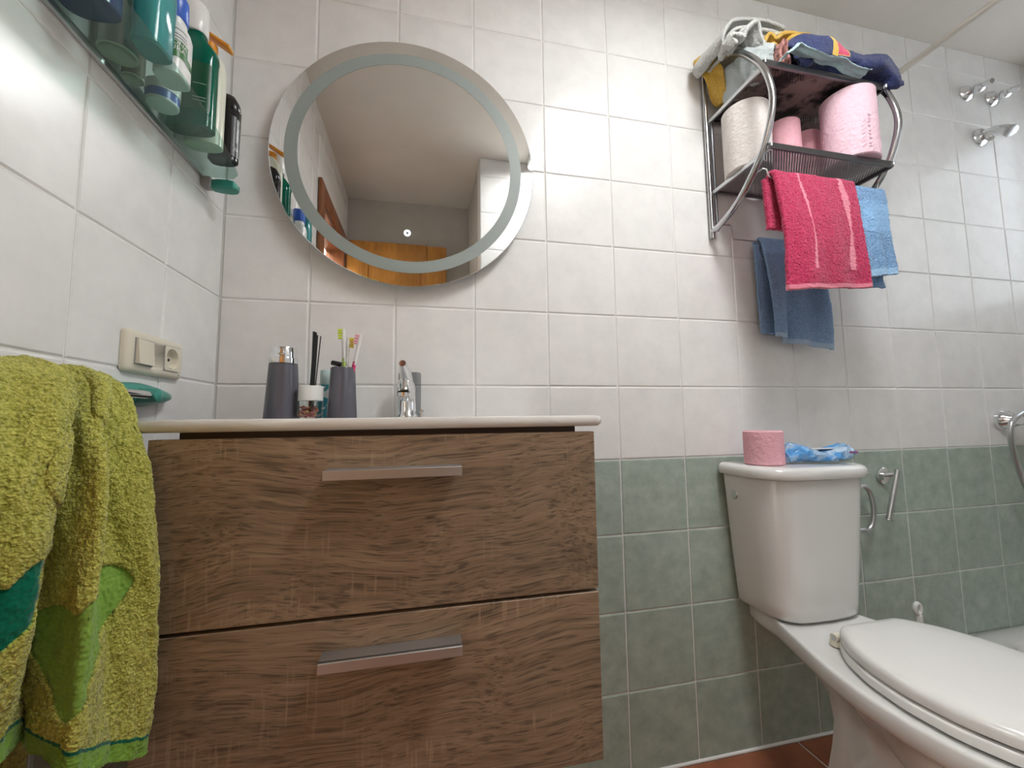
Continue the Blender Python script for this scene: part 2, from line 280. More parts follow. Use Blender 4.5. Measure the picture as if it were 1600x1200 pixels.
# ------------------------------------------------------------------ mesh helpers
def link(o, parent=None):
    COL.objects.link(o)
    if parent is not None:
        o.parent = parent
        o.matrix_parent_inverse = Matrix.Translation(-parent_world(parent))
    return o
def parent_world(p):
    v = Vector((0, 0, 0)); q = p
    while q is not None:
        v = v + q.location
        if q.parent is not None: v = v + q.matrix_parent_inverse.translation
        q = q.parent
    return v
class MB:
    def __init__(s): s.v = []; s.f = []
    def add(s, v, f):
        o = len(s.v); s.v += [tuple(p) for p in v]; s.f += [tuple(i+o for i in q) for q in f]; return s
    def box(s, c, d, bev=0.0, rot=None, seg=2):
        bm = bmesh.new(); bmesh.ops.create_cube(bm, size=1.0)
        for v in bm.verts: v.co = Vector((v.co.x*d[0], v.co.y*d[1], v.co.z*d[2]))
        if bev > 0: bmesh.ops.bevel(bm, geom=bm.edges[:], offset=bev, segments=seg, profile=.5, affect='EDGES')
        R = rot if rot is not None else Matrix.Identity(3)
        bm.verts.ensure_lookup_table()
        vs = [R @ v.co + Vector(c) for v in bm.verts]; fs = [[v.index for v in f.verts] for f in bm.faces]
        bm.verts.index_update(); bm.free(); return s.add(vs, fs)
    def lathe(s, prof, c=(0, 0, 0), seg=32, rot=None, sx=1, sy=1, cap=True):
        """prof: list of (r, h) around local z"""
        R = rot if rot is not None else Matrix.Identity(3); vs = []; fs = []; n = len(prof)
        for r, h in prof:
            for k in range(seg):
                a = 2*PI*k/seg; vs.append(R @ Vector((r*math.cos(a)*sx, r*math.sin(a)*sy, h)) + Vector(c))
        for i in range(n-1):
            for k in range(seg):
                k2 = (k+1) % seg; fs.append((i*seg+k, i*seg+k2, (i+1)*seg+k2, (i+1)*seg+k))
        if cap:
            fs.append(tuple(range(seg-1, -1, -1))); fs.append(tuple((n-1)*seg+k for k in range(seg)))
        return s.add(vs, fs)
    def tube(s, path, r, seg=10, cap=True, closed=False):
        P = [Vector(p) for p in path]; n = len(P); vs = []; fs = []
        rr = r if hasattr(r, '__len__') else [r]*n
        T = []
        for i in range(n):
            a = P[(i-1) % n] if (closed or i > 0) else P[0]; b = P[(i+1) % n] if (closed or i < n-1) else P[-1]
            T.append((b-a).normalized())
        up = Vector((0, 0, 1)) if abs(T[0].z) < .9 else Vector((1, 0, 0))
        nrm = T[0].cross(up).normalized()
        for i in range(n):
            if i > 0:
                nrm = (nrm - T[i]*nrm.dot(T[i]));
                nrm = nrm.normalized() if nrm.length > 1e-6 else T[i].orthogonal().normalized()
            bn = T[i].cross(nrm)
            for k in range(seg):
                a = 2*PI*k/seg; vs.append(P[i] + (nrm*math.cos(a)+bn*math.sin(a))*rr[i])
        m = n if closed else n-1
        for i in range(m):
            j = (i+1) % n
            for k in range(seg):
                k2 = (k+1) % seg; fs.append((i*seg+k, i*seg+k2, j*seg+k2, j*seg+k))
        if cap and not closed:
            fs.append(tuple(range(seg-1, -1, -1))); fs.append(tuple((n-1)*seg+k for k in range(seg)))
        return s.add(vs, fs)
    def loft(s, secs, cap0=True, cap1=True):
        n = len(secs[0]); vs = [p for q in secs for p in q]; fs = []
        for i in range(len(secs)-1):
            for k in range(n):
                k2 = (k+1) % n; fs.append((i*n+k, i*n+k2, (i+1)*n+k2, (i+1)*n+k))
        if cap0: fs.append(tuple(range(n-1, -1, -1)))
        if cap1: fs.append(tuple((len(secs)-1)*n+k for k in range(n)))
        return s.add(vs, fs)
    def grid(s, G):
        h = len(G); wd = len(G[0]); vs = [p for r in G for p in r]; fs = []
        for i in range(h-1):
            for j in range(wd-1): fs.append((i*wd+j, i*wd+j+1, (i+1)*wd+j+1, (i+1)*wd+j))
        return s.add(vs, fs)
    def build(s, name, m, parent=None, smooth=True, angle=40, label=None):
        me = bpy.data.meshes.new(name); me.from_pydata(s.v, [], s.f); me.update()
        bm = bmesh.new(); bm.from_mesh(me); bmesh.ops.recalc_face_normals(bm, faces=bm.faces[:]); bm.to_mesh(me); bm.free()
        if m: me.materials.append(m)
        if smooth:
            me.polygons.foreach_set('use_smooth', [True]*len(me.polygons))
            try: me.set_sharp_from_angle(angle=math.radians(angle))
            except Exception: pass
        o = bpy.data.objects.new(name, me); link(o, parent)
        if label: o['label'] = label
        return o
def rrect(x0, x1, y0, y1, r, z, n=6):
    out = []
    for cx, cy, a0 in ((x1-r, y1-r, 0), (x0+r, y1-r, PI/2), (x0+r, y0+r, PI), (x1-r, y0+r, 3*PI/2)):
        for k in range(n+1):
            a = a0+PI/2*k/n; out.append(Vector((cx+r*math.cos(a), cy+r*math.sin(a), z)))
    return out
def thing(name, label, cat, loc=(0, 0, 0), group=None):
    o = bpy.data.objects.new(name, None); o.empty_display_size = .02; o.location = loc; COL.objects.link(o)
    o['label'] = label; o['category'] = cat
    if group: o['group'] = group
    return o
def tag(o, label, cat, group=None):
    o['label'] = label; o['category'] = cat
    if group: o['group'] = group
    return o
def struct(o, label=None, cat=None):
    o['kind'] = 'structure'
    if label: o['label'] = label
    if cat: o['category'] = cat
    return o
def aim(d):
    """rotation taking local z to direction d"""
    return Vector((0, 0, 1)).rotation_difference(Vector(d).normalized()).to_matrix()
def crom(P, n, t=None):
    P = np.asarray(P, float); m = len(P); out = []
    t = np.linspace(0, m-1, n) if t is None else t
    i = np.clip(np.floor(t).astype(int), 0, m-2); u = (t-i)[:, None] if P.ndim == 2 else (t-i)
    sh = (slice(None),)+(None,)*(P.ndim-1); u = (t-i)[sh]
    p0 = P[np.clip(i-1, 0, m-1)]; p1 = P[i]; p2 = P[i+1]; p3 = P[np.clip(i+2, 0, m-1)]
    return .5*((2*p1)+(-p0+p2)*u+(2*p0-5*p1+4*p2-p3)*u*u+(-p0+3*p1-3*p2+p3)*u**3)
def surf(ctrl, nu, nv):
    """ctrl[level][col] -> dense grid by Catmull-Rom both ways"""
    A = np.asarray(ctrl, float); B = crom(A, nu); Cc = crom(np.swapaxes(B, 0, 1), nv); return np.swapaxes(Cc, 0, 1)
def cloth(name, G, m, parent=None, thick=.005, disp=0.0, dscale=.005, motif=None, offset=0.0, disp2=0, dscale2=.03):
    h, wd = G.shape[:2]
    me = bpy.data.meshes.new(name)
    idx = np.arange(h*wd).reshape(h, wd)
    f = np.stack([idx[:-1, :-1], idx[:-1, 1:], idx[1:, 1:], idx[1:, :-1]], -1).reshape(-1, 4)
    me.from_pydata(G.reshape(-1, 3).tolist(), [], f.tolist()); me.update()
    me.polygons.foreach_set('use_smooth', [True]*len(me.polygons))
    me.materials.append(m)
    a = me.attributes.new('motif', 'FLOAT', 'POINT')
    a.data.foreach_set('value', (np.zeros(h*wd) if motif is None else motif.reshape(-1)).astype(np.float32))
    o = bpy.data.objects.new(name, me); link(o, parent)
    sd = o.modifiers.new('thickness', 'SOLIDIFY'); sd.thickness = thick; sd.offset = offset
    for k, (d, sc) in enumerate(((disp2, dscale2), (disp, dscale))):
        if d:
            t = bpy.data.textures.new(name+'_pile', 'CLOUDS'); t.noise_scale = sc; t.noise_depth = 2
            dm = o.modifiers.new('pile', 'DISPLACE'); dm.texture = t; dm.strength = d; dm.mid_level = .5; dm.texture_coords = 'LOCAL'
    return o
def cut(o, cutter):
    md = o.modifiers.new('cut', 'BOOLEAN'); md.object = cutter; md.operation = 'DIFFERENCE'; md.solver = 'EXACT'
    bpy.context.view_layer.update(); dg = bpy.context.evaluated_depsgraph_get(); me = bpy.data.meshes.new_from_object(o.evaluated_get(dg))
    o.modifiers.clear(); o.data = me
def text_mesh(body, size, extr=.0003, align='CENTER'):
    c = bpy.data.curves.new('txt', 'FONT'); c.body = body; c.size = size; c.align_x = align; c.align_y = 'CENTER'; c.extrude = extr; c.resolution_u = 3
    o = bpy.data.objects.new('txt', c); COL.objects.link(o)
    dg = bpy.context.evaluated_depsgraph_get(); me = bpy.data.meshes.new_from_object(o.evaluated_get(dg))
    v = [tuple(p.co) for p in me.vertices]; f = [tuple(p.vertices) for p in me.polygons]
    bpy.data.objects.remove(o); bpy.data.curves.remove(c); bpy.data.meshes.remove(me)
    return v, f

# ------------------------------------------------------------------ room shell
H = 2.30; XR = 2.82; YA = -1.06; YB = -1.60; XA = 0.747
def plain(name, pts, m, label, smooth=False):
    mb = MB(); mb.add(pts, [tuple(range(len(pts)))]); return mb.build(name, m, None, smooth=smooth)
def slab(name, lo, hi, m):
    c = [(a+b)/2 for a, b in zip(lo, hi)]; d = [b-a for a, b in zip(lo, hi)]
    return MB().box(c, d).build(name, m, None, smooth=False)
G_ = 0.0022
wall_back = struct(slab('wall_back', (-.1, G_, 0), (XR+.1, .12, H), M_GROUT), 'pale tiled back wall with green tiled lower part', 'wall')
wall_left = MB()
DY0, DY1, DZ = -0.96, -1.53, 1.93       # door opening in the left wall
wall_left.box((-.05-G_, (0.0+DY0)/2, H/2), (.1, -DY0, H)); wall_left.box((-.05-G_, (DY0+DY1)/2, (DZ+H)/2), (.1, DY0-DY1, H-DZ)); wall_left.box((-.05-G_, (DY1+YB)/2, H/2), (.1, DY1-YB, H))
wall_left = struct(wall_left.build('wall_left', M_GROUT, None, smooth=False), 'white tiled side wall beside the vanity', 'wall')
# right wall with the window opening
WY0, WY1, WZ0, WZ1 = -0.04, -0.80, 1.335, 2.12
mb = MB()
mb.box((XR+.06, (0+YA)/2, WZ0/2), (.12, -YA, WZ0)); mb.box((XR+.06, (0+YA)/2, (WZ1+H)/2), (.12, -YA, H-WZ1))
mb.box((XR+.06, WY0/2, (WZ0+WZ1)/2), (.12, -WY0, WZ1-WZ0)); mb.box((XR+.06, (WY1+YA)/2, (WZ0+WZ1)/2), (.12, WY1-YA, WZ1-WZ0))
wall_right = struct(mb.build('wall_right', M_PLASTER, None, smooth=False), 'end wall of the shower with a window', 'wall')
mb = MB(); mb.box(((XA+XR)/2, YA-.05, H/2), (XR-XA, .1, H)); wall_front = struct(mb.build('wall_front', M_GROUT, None, smooth=False), 'white tiled wall seen in the round mirror', 'wall')
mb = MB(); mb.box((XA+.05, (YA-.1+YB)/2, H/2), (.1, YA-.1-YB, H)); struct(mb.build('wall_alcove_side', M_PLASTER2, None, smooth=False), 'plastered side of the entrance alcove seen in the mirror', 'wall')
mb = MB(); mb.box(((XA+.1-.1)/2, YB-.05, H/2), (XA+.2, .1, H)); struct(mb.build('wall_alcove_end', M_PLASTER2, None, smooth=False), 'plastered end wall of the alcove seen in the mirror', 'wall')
struct(slab('ceiling', (-.1, YB-.1, H), (XR+.1, .12, H+.08), M_PLASTER), 'plain plastered ceiling', 'ceiling')
floor = struct(slab('floor', (-.9, YB-.1, -.08), (XR+.1, .12, -.004), M_GROUT), 'terracotta tiled bathroom floor', 'floor')

# tiles: one shared mesh per size, bevelled edges proud of the grout
TC = {}
def tile_mesh(wd, ht, ch=.0024, dp=.0016, th=.006):
    k = (round(wd, 4), round(ht, 4), ch)
    if k in TC: return TC[k]
    a, b = wd/2, ht/2
    v = [(-a, -b, -th), (a, -b, -th), (a, b, -th), (-a, b, -th), (-a, -b, -dp), (a, -b, -dp), (a, b, -dp), (-a, b, -dp),
         (-a+ch, -b+ch, 0), (a-ch, -b+ch, 0), (a-ch, b-ch, 0), (-a+ch, b-ch, 0)]
    f = [(8, 9, 10, 11)]
    for i in range(4):
        j = (i+1) % 4; f += [(i, j, 4+j, 4+i), (4+i, 4+j, 8+j, 8+i)]
    me = bpy.data.meshes.new('tile'); me.from_pydata(v, [], f); me.update()
    TC[k] = me
    return me
J = .0032
rng = random.Random(4)
def put_tile(parent, wd, ht, m, M, ch=.0024):
    base = tile_mesh(wd-J, ht-J, ch); key = (base.name, m.name)
    if key not in TC:
        me = base.copy(); me.name = 'tile'; me.materials.append(m); TC[key] = me
    o = bpy.data.objects.new('tile', TC[key]); o.matrix_world = M; COL.objects.link(o); o.parent = parent
    return o
RB = Matrix(((1, 0, 0), (0, 0, -1), (0, 1, 0)))     # tile x->X, y->Z, normal -> -Y
RL = Matrix(((0, 0, 1), (1, 0, 0), (0, 1, 0)))      # normal +X, tile x -> Y
RF = Matrix(((-1, 0, 0), (0, 0, 1), (0, 1, 0)))     # normal +Y
def T4(R, p):
    M = R.to_4x4(); M.translation = Vector(p)
    # hand laid: a hair of tilt
    return M @ Matrix.Rotation(rng.uniform(-.0022, .0022), 4, 'X') @ Matrix.Rotation(rng.uniform(-.0022, .0022), 4, 'Y')
def rows():
    z = 0.0
    while z < H-1e-6:
        z2 = min(z+.2, H); yield z, z2; z = z2
def spans(edges):
    return [(a, b) for a, b in zip(edges[:-1], edges[1:]) if b-a > .012]
xe = [0.0]+[-.0098+.1993*c for c in range(1, 15)]; xe = [x for x in xe if x < XR]+[XR]
for z0, z1 in rows():
    for x0, x1 in spans(xe):
        put_tile(wall_back, x1-x0, z1-z0, M_GREEN if z1 < .81 else M_TILE, T4(RB, ((x0+x1)/2, 0, (z0+z1)/2)))
ye = [0.0]+[-.203-.1965*k for k in range(0, 8)]; ye = [y for y in ye if y > YB]+[YB]
for z0, z1 in rows():
    for y1, y0 in [(b, a) for a, b in zip(ye[:-1], ye[1:])]:
        segs = [(y1, y0)]
        if z0 < DZ+.07:   # keep clear of the door casing
            if y1 < DY0+.08:
                segs = [(max(y1, DY0+.08), y0)] if y0 > DY0+.09 else []
        for a, b in segs:
            if b-a > .012: put_tile(wall_left, b-a, z1-z0, M_GREEN if z1 < .81 else M_TILE, T4(RL, (0, (a+b)/2, (z0+z1)/2)))
xf = [XA+.2*k for k in range(0, 11)]; xf = [x for x in xf if x < XR]+[XR]
for z0, z1 in rows():
    for x0, x1 in spans(xf):
        put_tile(wall_front, x1-x0, z1-z0, M_GREEN if z1 < .81 else M_TILE, T4(RF, ((x0+x1)/2, YA+G_, (z0+z1)/2)))
RT = Matrix.Identity(3)
fx = [-.1, .30, .70, 1.10, 1.497, 1.895, 2.12]; fy = [-.003, -.40, -.80, -1.20, -1.60]
for x0, x1 in zip(fx[:-1], fx[1:]):
    for y0, y1 in zip(fy[:-1], fy[1:]):
        put_tile(floor, x1-x0-.003, y0-y1-.003, M_TERRA, T4(RT, ((x0+x1)/2, (y0+y1)/2, 0)), .004)
# white caulk line where wall and floor meet
mb = MB(); mb.tube([(0, -.001, .0), (XR, -.001, .0)], .0045, 8); struct(mb.build('trim_1', M_GROUT, None), 'white joint line between wall and floor', 'trim')

# window in the end wall (its reflection lies on the tiles)
win = thing('window_1', 'small frosted window in the end wall of the shower', 'window', (XR+.04, (WY0+WY1)/2, WZ0)); win['kind'] = 'structure'
mb = MB(); fw = .045
mb.box((XR+.05, WY0-fw/2, (WZ0+WZ1)/2), (.05, fw, WZ1-WZ0), .004); mb.box((XR+.05, WY1+fw/2, (WZ0+WZ1)/2), (.05, fw, WZ1-WZ0), .004)
mb.box((XR+.05, (WY0+WY1)/2, WZ0+fw/2), (.05, WY0-WY1-2*fw, fw), .004); mb.box((XR+.05, (WY0+WY1)/2, WZ1-fw/2), (.05, WY0-WY1-2*fw, fw), .004)
mb.build('window_frame', M_WHITEPL, win)
M_PANE = mat('daylit_frosted_pane', (.8, .85, .9), .6, emit=((0.86, 0.93, 1.0), WINDOW_STRENGTH))
MB().box((XR+.05, (WY0+WY1)/2, (WZ0+WZ1)/2), (.008, WY0-WY1-2*fw+.004, WZ1-WZ0-2*fw+.004)).build('pane', M_PANE, win, smooth=False)

# ceiling lamp (reflected as the soft highlight on the tiles)
LX, LY0, LY1 = 1.15, -.56, -1.03
lamp = thing('ceiling_lamp', 'long flat ceiling lamp with an opal diffuser', 'lamp', (LX, (LY0+LY1)/2, H))
def lrect(d, z): return [Vector((LX+q.x, (LY0+LY1)/2+q.y, H+z)) for q in [Vector((p.x, p.y, 0)) for p in rrect(-.135-d, .135+d, (LY1-LY0)/2-d, (LY0-LY1)/2+d, .02+max(0, d), 0, 5)]]
MB().loft([lrect(.004, -.0005), lrect(.018, -.0005), lrect(.020, -.006), lrect(.020, -.042), lrect(.016, -.046), lrect(.004, -.046), lrect(.001, -.042), lrect(.001, -.004)], False, False).build('lamp_housing', M_WHITEPL, lamp)
M_OPAL = mat('opal_diffuser', (.9, .9, .88), .4, emit=((0.98, 0.99, 1.0), LAMP_STRENGTH))
MB().loft([lrect(.0, -.010), lrect(-.04, -.0102)], False, True).build('diffuser', M_OPAL, lamp)

# ---- door (seen in the mirror)
door = thing('door_1', 'honey coloured wooden door standing open behind the camera', 'door', (.03, -1.53, 0)); door['kind'] = 'structure'
mb = MB(); dx0, dx1, dyc = .012, .60, -1.545
def dbox(x0, x1, z0, z1, y0, y1, mm, bev=.003): return mm.box(((x0+x1)/2, (y0+y1)/2, (z0+z1)/2), (x1-x0, abs(y1-y0), z1-z0), bev)
mb = MB(); dbox(dx0, dx0+.12, .01, 2.0, dyc-.017, dyc+.017, mb); dbox(dx1-.12, dx1, .01, 2.0, dyc-.017, dyc+.017, mb, .01)
dbox(dx0+.12, dx1-.12, 1.87, 2.0, dyc-.017, dyc+.017, mb); dbox(dx0+.12, dx1-.12, .01, .2, dyc-.017, dyc+.017, mb); dbox(dx0+.12, dx1-.12, .95, 1.09, dyc-.017, dyc+.017, mb)
mb.build('door_stile_frame', M_DOORWOOD, door)
for z0, z1 in ((.2, .95), (1.09, 1.87)):
    mb = MB(); dbox(dx0+.12, dx1-.12, z0, z1, dyc-.008, dyc+.008, mb, 0); mb.box(((dx0+dx1)/2, dyc+.010, (z0+z1)/2), (dx1-dx0-.32, .012, z1-z0-.08), .005)
    mb.build('door_panel', M_DOORWOOD, door)
mb = MB(); mb.lathe([(.026, 0), (.026, .006), (.01, .008), (.01, .035)], (.545, dyc+.017, 1.02), 20, rot=aim((0, 1, 0))); mb.tube([(.545, dyc+.048, 1.02), (.43, dyc+.048, 1.02)], .009, 10); mb.build('door_handle', M_STEEL, door)
tr = thing('trim_2', 'red brown wooden door casing on the left wall seen in the mirror', 'trim', (0, (DY0+DY1)/2, 0)); tr['kind'] = 'structure'
cw = .075
MB().box((.008, DY0+cw/2, 1.0), (.016, cw, 2.0), .004).build('casing_jamb', M_FRAMEWOOD, tr)
MB().box((.008, DY1-cw/2+.01, 1.0), (.016, cw-.02, 2.0), .004).build('casing_jamb', M_FRAMEWOOD, tr)
MB().box((.008, (DY0+DY1)/2, DZ+cw/2-.003), (.017, DY0-DY1, cw-.01), .004).build('casing_head', M_FRAMEWOOD, tr)
mb = MB(); mb.box((-.052, DY0-.008, DZ/2), (.1, .014, DZ)); mb.box((-.052, DY1+.008, DZ/2), (.1, .014, DZ)); mb.box((-.052, (DY0+DY1)/2, DZ-.008), (.1, DY0-DY1, .014)); mb.build('door_lining', M_FRAMEWOOD, tr, smooth=False)
# hallway beyond the opening
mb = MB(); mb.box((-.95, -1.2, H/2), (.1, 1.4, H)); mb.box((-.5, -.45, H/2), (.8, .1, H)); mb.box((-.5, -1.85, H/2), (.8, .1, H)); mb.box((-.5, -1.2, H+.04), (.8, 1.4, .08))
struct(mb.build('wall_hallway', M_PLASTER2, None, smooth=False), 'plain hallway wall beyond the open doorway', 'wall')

hl = thing('hall_fill_lamp', 'added unseen fill lamp on the hallway ceiling beyond the door', 'lamp', (-.5, -1.2, H))  # assumed lamp, out of view, added to send fill light through the doorway
MB().lathe([(.002, 0), (.24, 0), (.25, -.01), (.24, -.02)], (-.5, -1.2, H), 40).build('fill_lamp_base', M_WHITEPL, hl)
M_HALLFILL = mat('hall_fill_diffuser', (.9, .9, .88), .4, emit=((1.0, 0.99, 0.98), HALL_FILL_STRENGTH))
MB().lathe([(.002, -.13), (.10, -.122), (.18, -.095), (.222, -.055), (.232, -.0205)], (-.5, -1.2, H), 40).build('diffuser', M_HALLFILL, hl)

# ------------------------------------------------------------------ vanity unit
V0, V1, VF = .133, .7105, -.46
van = thing('vanity_cabinet', 'brown oak effect two drawer vanity cabinet hung under the washbasin', 'cabinet', ((V0+V1)/2, VF/2, .43))
mb = MB(); t_ = .016; zc0, zc1 = .432, .888
mb.box((V0+.006+t_/2, (-.005+VF+.02)/2, (zc0+zc1)/2), (t_, -VF-.026, zc1-zc0)); mb.box((V1-.006-t_/2, (-.005+VF+.02)/2, (zc0+zc1)/2), (t_, -VF-.026, zc1-zc0))
mb.box(((V0+V1)/2, (-.005+VF+.02)/2, zc0+t_/2), (V1-V0-.045, -VF-.026, t_)); mb.box(((V0+V1)/2, -.012, (zc0+zc1)/2), (V1-V0-.045, .012, zc1-zc0))
mb.box(((V0+V1)/2, VF+.031, .884), (V1-V0-.045, .02, .034))
mb.build('carcass', M_CARCASS, van, smooth=False)
for z0, z1 in ((.6655, .893), (.432, .6610)):
    d = MB().box(((V0+V1)/2, VF+.009, (z0+z1)/2), (V1-V0, .018, z1-z0), .0008, seg=1).build('drawer', M_WOOD, van, smooth=False)
    hz = .8455 if z0 > .6 else .6185
    mb = MB(); hx0, hx1 = .336, .509
    mb.box(((hx0+hx1)/2, VF-.026, hz), (hx1-hx0, .006, .0125), .0006, seg=1)
    mb.box(((hx0+hx1)/2, VF-.013, hz+.0045), (hx1-hx0, .026, .0035), .0004, seg=1)
    mb.build('handle', M_ALU, d, smooth=False, label='brushed aluminium bar handle')
# washbasin top
bx0, bx1, by0, by1, bt, bb = .114, .7255, -.465, -.004, .9175, .9015
basin = thing('washbasin', 'white ceramic washbasin top resting on the brown vanity cabinet', 'washbasin', ((bx0+bx1)/2, by0/2, bb))
mb = MB()
e = .005
secs = [rrect(bx0+.02, bx1-.02, by0+.02, by1-.002, .012, bb), rrect(bx0+e, bx1-e, by0+e, by1, .012, bb), rrect(bx0+.001, bx1-.001, by0+.001, by1, .014, bb+.003), rrect(bx0, bx1, by0, by1, .014, bb+.006), rrect(bx0, bx1, by0, by1, .014, bt-.004),
        rrect(bx0+.0015, bx1-.0015, by0+.0015, by1-.001, .014, bt-.001), rrect(bx0+.005, bx1-.005, by0+.005, by1-.005, .014, bt),
        rrect(bx0+.05, bx1-.05, by0+.04, by1-.11, .06, bt), rrect(bx0+.056, bx1-.056, by0+.046, by1-.116, .06, bt-.005), rrect(bx0+.085, bx1-.085, by0+.07, by1-.13, .07, bt-.075), rrect(bx0+.16, bx1-.16, by0+.11, by1-.17, .05, bt-.095)]
mb.loft(secs, False, True)
under = [rrect(bx0+.02, bx1-.02, by0+.02, by1-.002, .012, bb), rrect(bx0+.05, bx1-.05, by0+.04, by1-.10, .06, bb), rrect(bx0+.08, bx1-.08, by0+.065, by1-.125, .07, bt-.085), rrect(bx0+.15, bx1-.15, by0+.1, by1-.16, .05, bt-.104)]
mb.loft(under, False, True)
mb.build('basin_slab', M_CERAMIC, basin)
MB().lathe([(.001, .001), (.018, .0015), (.022, 0), (.022, -.003), (.001, -.003)], (.42, -.25, bt-.0935), 24).build('drain_ring', M_CHROME, basin)

# ------------------------------------------------------------------ round mirror
MX, MZ, MR, MD = .421, 1.566, .323, .030
mir = thing('round_mirror', 'round wall mirror with a frosted light ring above the washbasin', 'mirror', (MX, -.001, MZ))
RY = aim((0, -1, 0))
MB().lathe([(.20, .001), (.25, .001), (.25, MD-.006), (.20, MD-.006)], (MX, 0, MZ), 64, rot=RY).build('back_casing', M_WHITEPL, mir)
mb = MB(); mb.lathe([(MR-.004, MD-.0055), (MR, MD-.005), (MR, MD-.0005), (MR-.0012, MD)], (MX, 0, MZ), 160, rot=RY); mb.build('mirror_glass', M_MIRROR, mir, angle=20)
mb = MB(); seg = 160; vs = []; fs = []
for r_ in (.2605, .2900):
    for k in range(seg): a = 2*PI*k/seg; vs.append((MX+r_*math.cos(a), -MD-.0004, MZ+r_*math.sin(a)))
for k in range(seg): fs.append((k, (k+1) % seg, seg+(k+1) % seg, seg+k))
mb.add(vs, fs).build('frosted_ring', M_FROST, mir)
bz = 1.3785; bxm = .4175
mb = MB(); vs = []; fs = []
for r_ in (.0035, .0082):
    for k in range(40): a = 2*PI*k/40; vs.append((bxm+r_*math.cos(a), -MD-.0005, bz+r_*math.sin(a)))
for k in range(40): fs.append((k, (k+1) % 40, 40+(k+1) % 40, 40+k))
mb.add(vs, fs).build('touch_switch_ring', M_LEDRING, mir, label='glowing white touch switch ring')

# ------------------------------------------------------------------ light switch and socket plate
sw = thing('switch_socket_plate', 'cream double plate with light switch and round socket on the white tiled wall', 'switch', (0, -.2275, 1.03))
yA, yB, zA, zB = -.304, -.151, .995, 1.064
def yz_rrect(y0, y1, z0, z1, r, x, n=5):
    return [Vector((x, p.x, p.y)) for p in rrect(y0, y1, z0, z1, r, 0, n)]
mb = MB()
mb.loft([yz_rrect(yA, yB, zA, zB, .008, .0005), yz_rrect(yA, yB, zA, zB, .008, .005), yz_rrect(yA+.002, yB-.002, zA+.002, zB-.002, .008, .0085), yz_rrect(yA+.008, yB-.008, zA+.006, zB-.006, .006, .0105)], True, True)
plate_ = mb.build('plate', M_IVORY, sw)
mb = MB(); mb.box((.0110, -.266, 1.0295), (.003, .043, .043), .0005); mb.build('rocker_gap', M_GREYPL, sw, smooth=False)
mb = MB(); mb.add([(.0122, -.2865, 1.0095), (.0122, -.2455, 1.0095), (.0122, -.2455, 1.0495), (.0122, -.2865, 1.0495), (.0185, -.2865, 1.0095), (.0165, -.2455, 1.0095), (.0135, -.2455, 1.0495), (.0150, -.2865, 1.0495)],
        [(0, 1, 2, 3), (4, 5, 6, 7), (0, 1, 5, 4), (1, 2, 6, 5), (2, 3, 7, 6), (3, 0, 4, 7)]); mb.build('rocker', M_IVORY, sw, smooth=False)
mb = MB(); mb.box((.0108, -.190, 1.0295), (.002, .0445, .0445), .0004); gap_ = mb.build('socket_gap', M_GREYPL, sw, smooth=False)
cutter = MB().lathe([(.0192, -.012), (.0192, .03)], (.0, -.190, 1.0295), 40, rot=aim((1, 0, 0))).build('cutter', M_IVORY)
cut(plate_, cutter); cut(gap_, cutter); bpy.data.objects.remove(cutter)
mb = MB(); RX = aim((1, 0, 0)); cy_, cz_ = -.190, 1.0295
def squarepts(h_, x_):
    out = []
    for k in range(48):
        q = 2*PI*(k+.5)/48; c, s_ = math.cos(q), math.sin(q); d_ = h_/max(abs(c), abs(s_)); out.append(Vector((x_, cy_+c*d_, cz_+s_*d_)))
    return out
def ringpts(r_, x_): return [Vector((x_, cy_+r_*math.cos(2*PI*(k+.5)/48), cz_+r_*math.sin(2*PI*(k+.5)/48))) for k in range(48)]
mb.loft([squarepts(.0215, .0105), squarepts(.0215, .0126), ringpts(.0187, .0128), ringpts(.0180, .0118), ringpts(.0172, .0008)], False, True)
sock = mb.build('socket', M_IVORY, sw)
for dz in (-.0095, .0095): MB().lathe([(.0028, 0), (.0028, .0008)], (.0010, cy_+dz, cz_), 12, rot=RX).build('socket_hole', M_DARKHOLE, sock)
for sgn in (-1, 1): MB().box((.005, cy_, cz_+sgn*.0165), (.012, .004, .0015)).build('earth_contact', M_STEEL, sock, smooth=False)
MB().lathe([(.0018, 0), (.0018, .0006)], (.0104, -.1655, 1.003), 10, rot=RX).build('plate_screw', M_GREYPL, sw)

# ------------------------------------------------------------------ towel rail with green towel
rail = thing('towel_rail', 'twin chrome towel rail with teal leaf shaped end mount on the left wall', 'towel rail', (0, -.5, .96))
for yc, sg in ((-.268, 1), (-.80, -1)):
    mb = MB(); secs = []
    # leaf: long axis along Y
    for x_, sc in ((.001, 1.0), (.010, .98), (.018, .86), (.024, .62), (.027, .3)):
        pts = []
        for k in range(36):
            a = 2*PI*k/36; c_, s_ = math.cos(a), math.sin(a)
            L_ = .084 if c_*sg > 0 else .082
            pts.append(Vector((x_, yc + L_*c_*sc*(1 if c_*sg > 0 else 1.0), .960 + .0195*sc*math.copysign(abs(s_)**.8, s_)*(1-.35*max(0, c_*sg)))))
        secs.append(pts)
    mb.loft(secs); mb.build('rail_mount', M_TEALPLASTIC, rail, label='teal plastic leaf shaped mount')
    mb = MB(); mb.lathe([(.0125, 0), (.0120, .018), (.0105, .026), (.004, .029)], (.022, yc-.020*sg, .958), 20, rot=RX); mb.build('rail_socket', M_TEALPLASTIC, rail)
for xx, zz in ((.040, .958), (.014, .966)):
    MB().tube([(xx, -.288, zz), (xx, -.79, zz)], .0062 if xx > .03 else .004, 14).build('rail_bar', M_CHROME, rail)

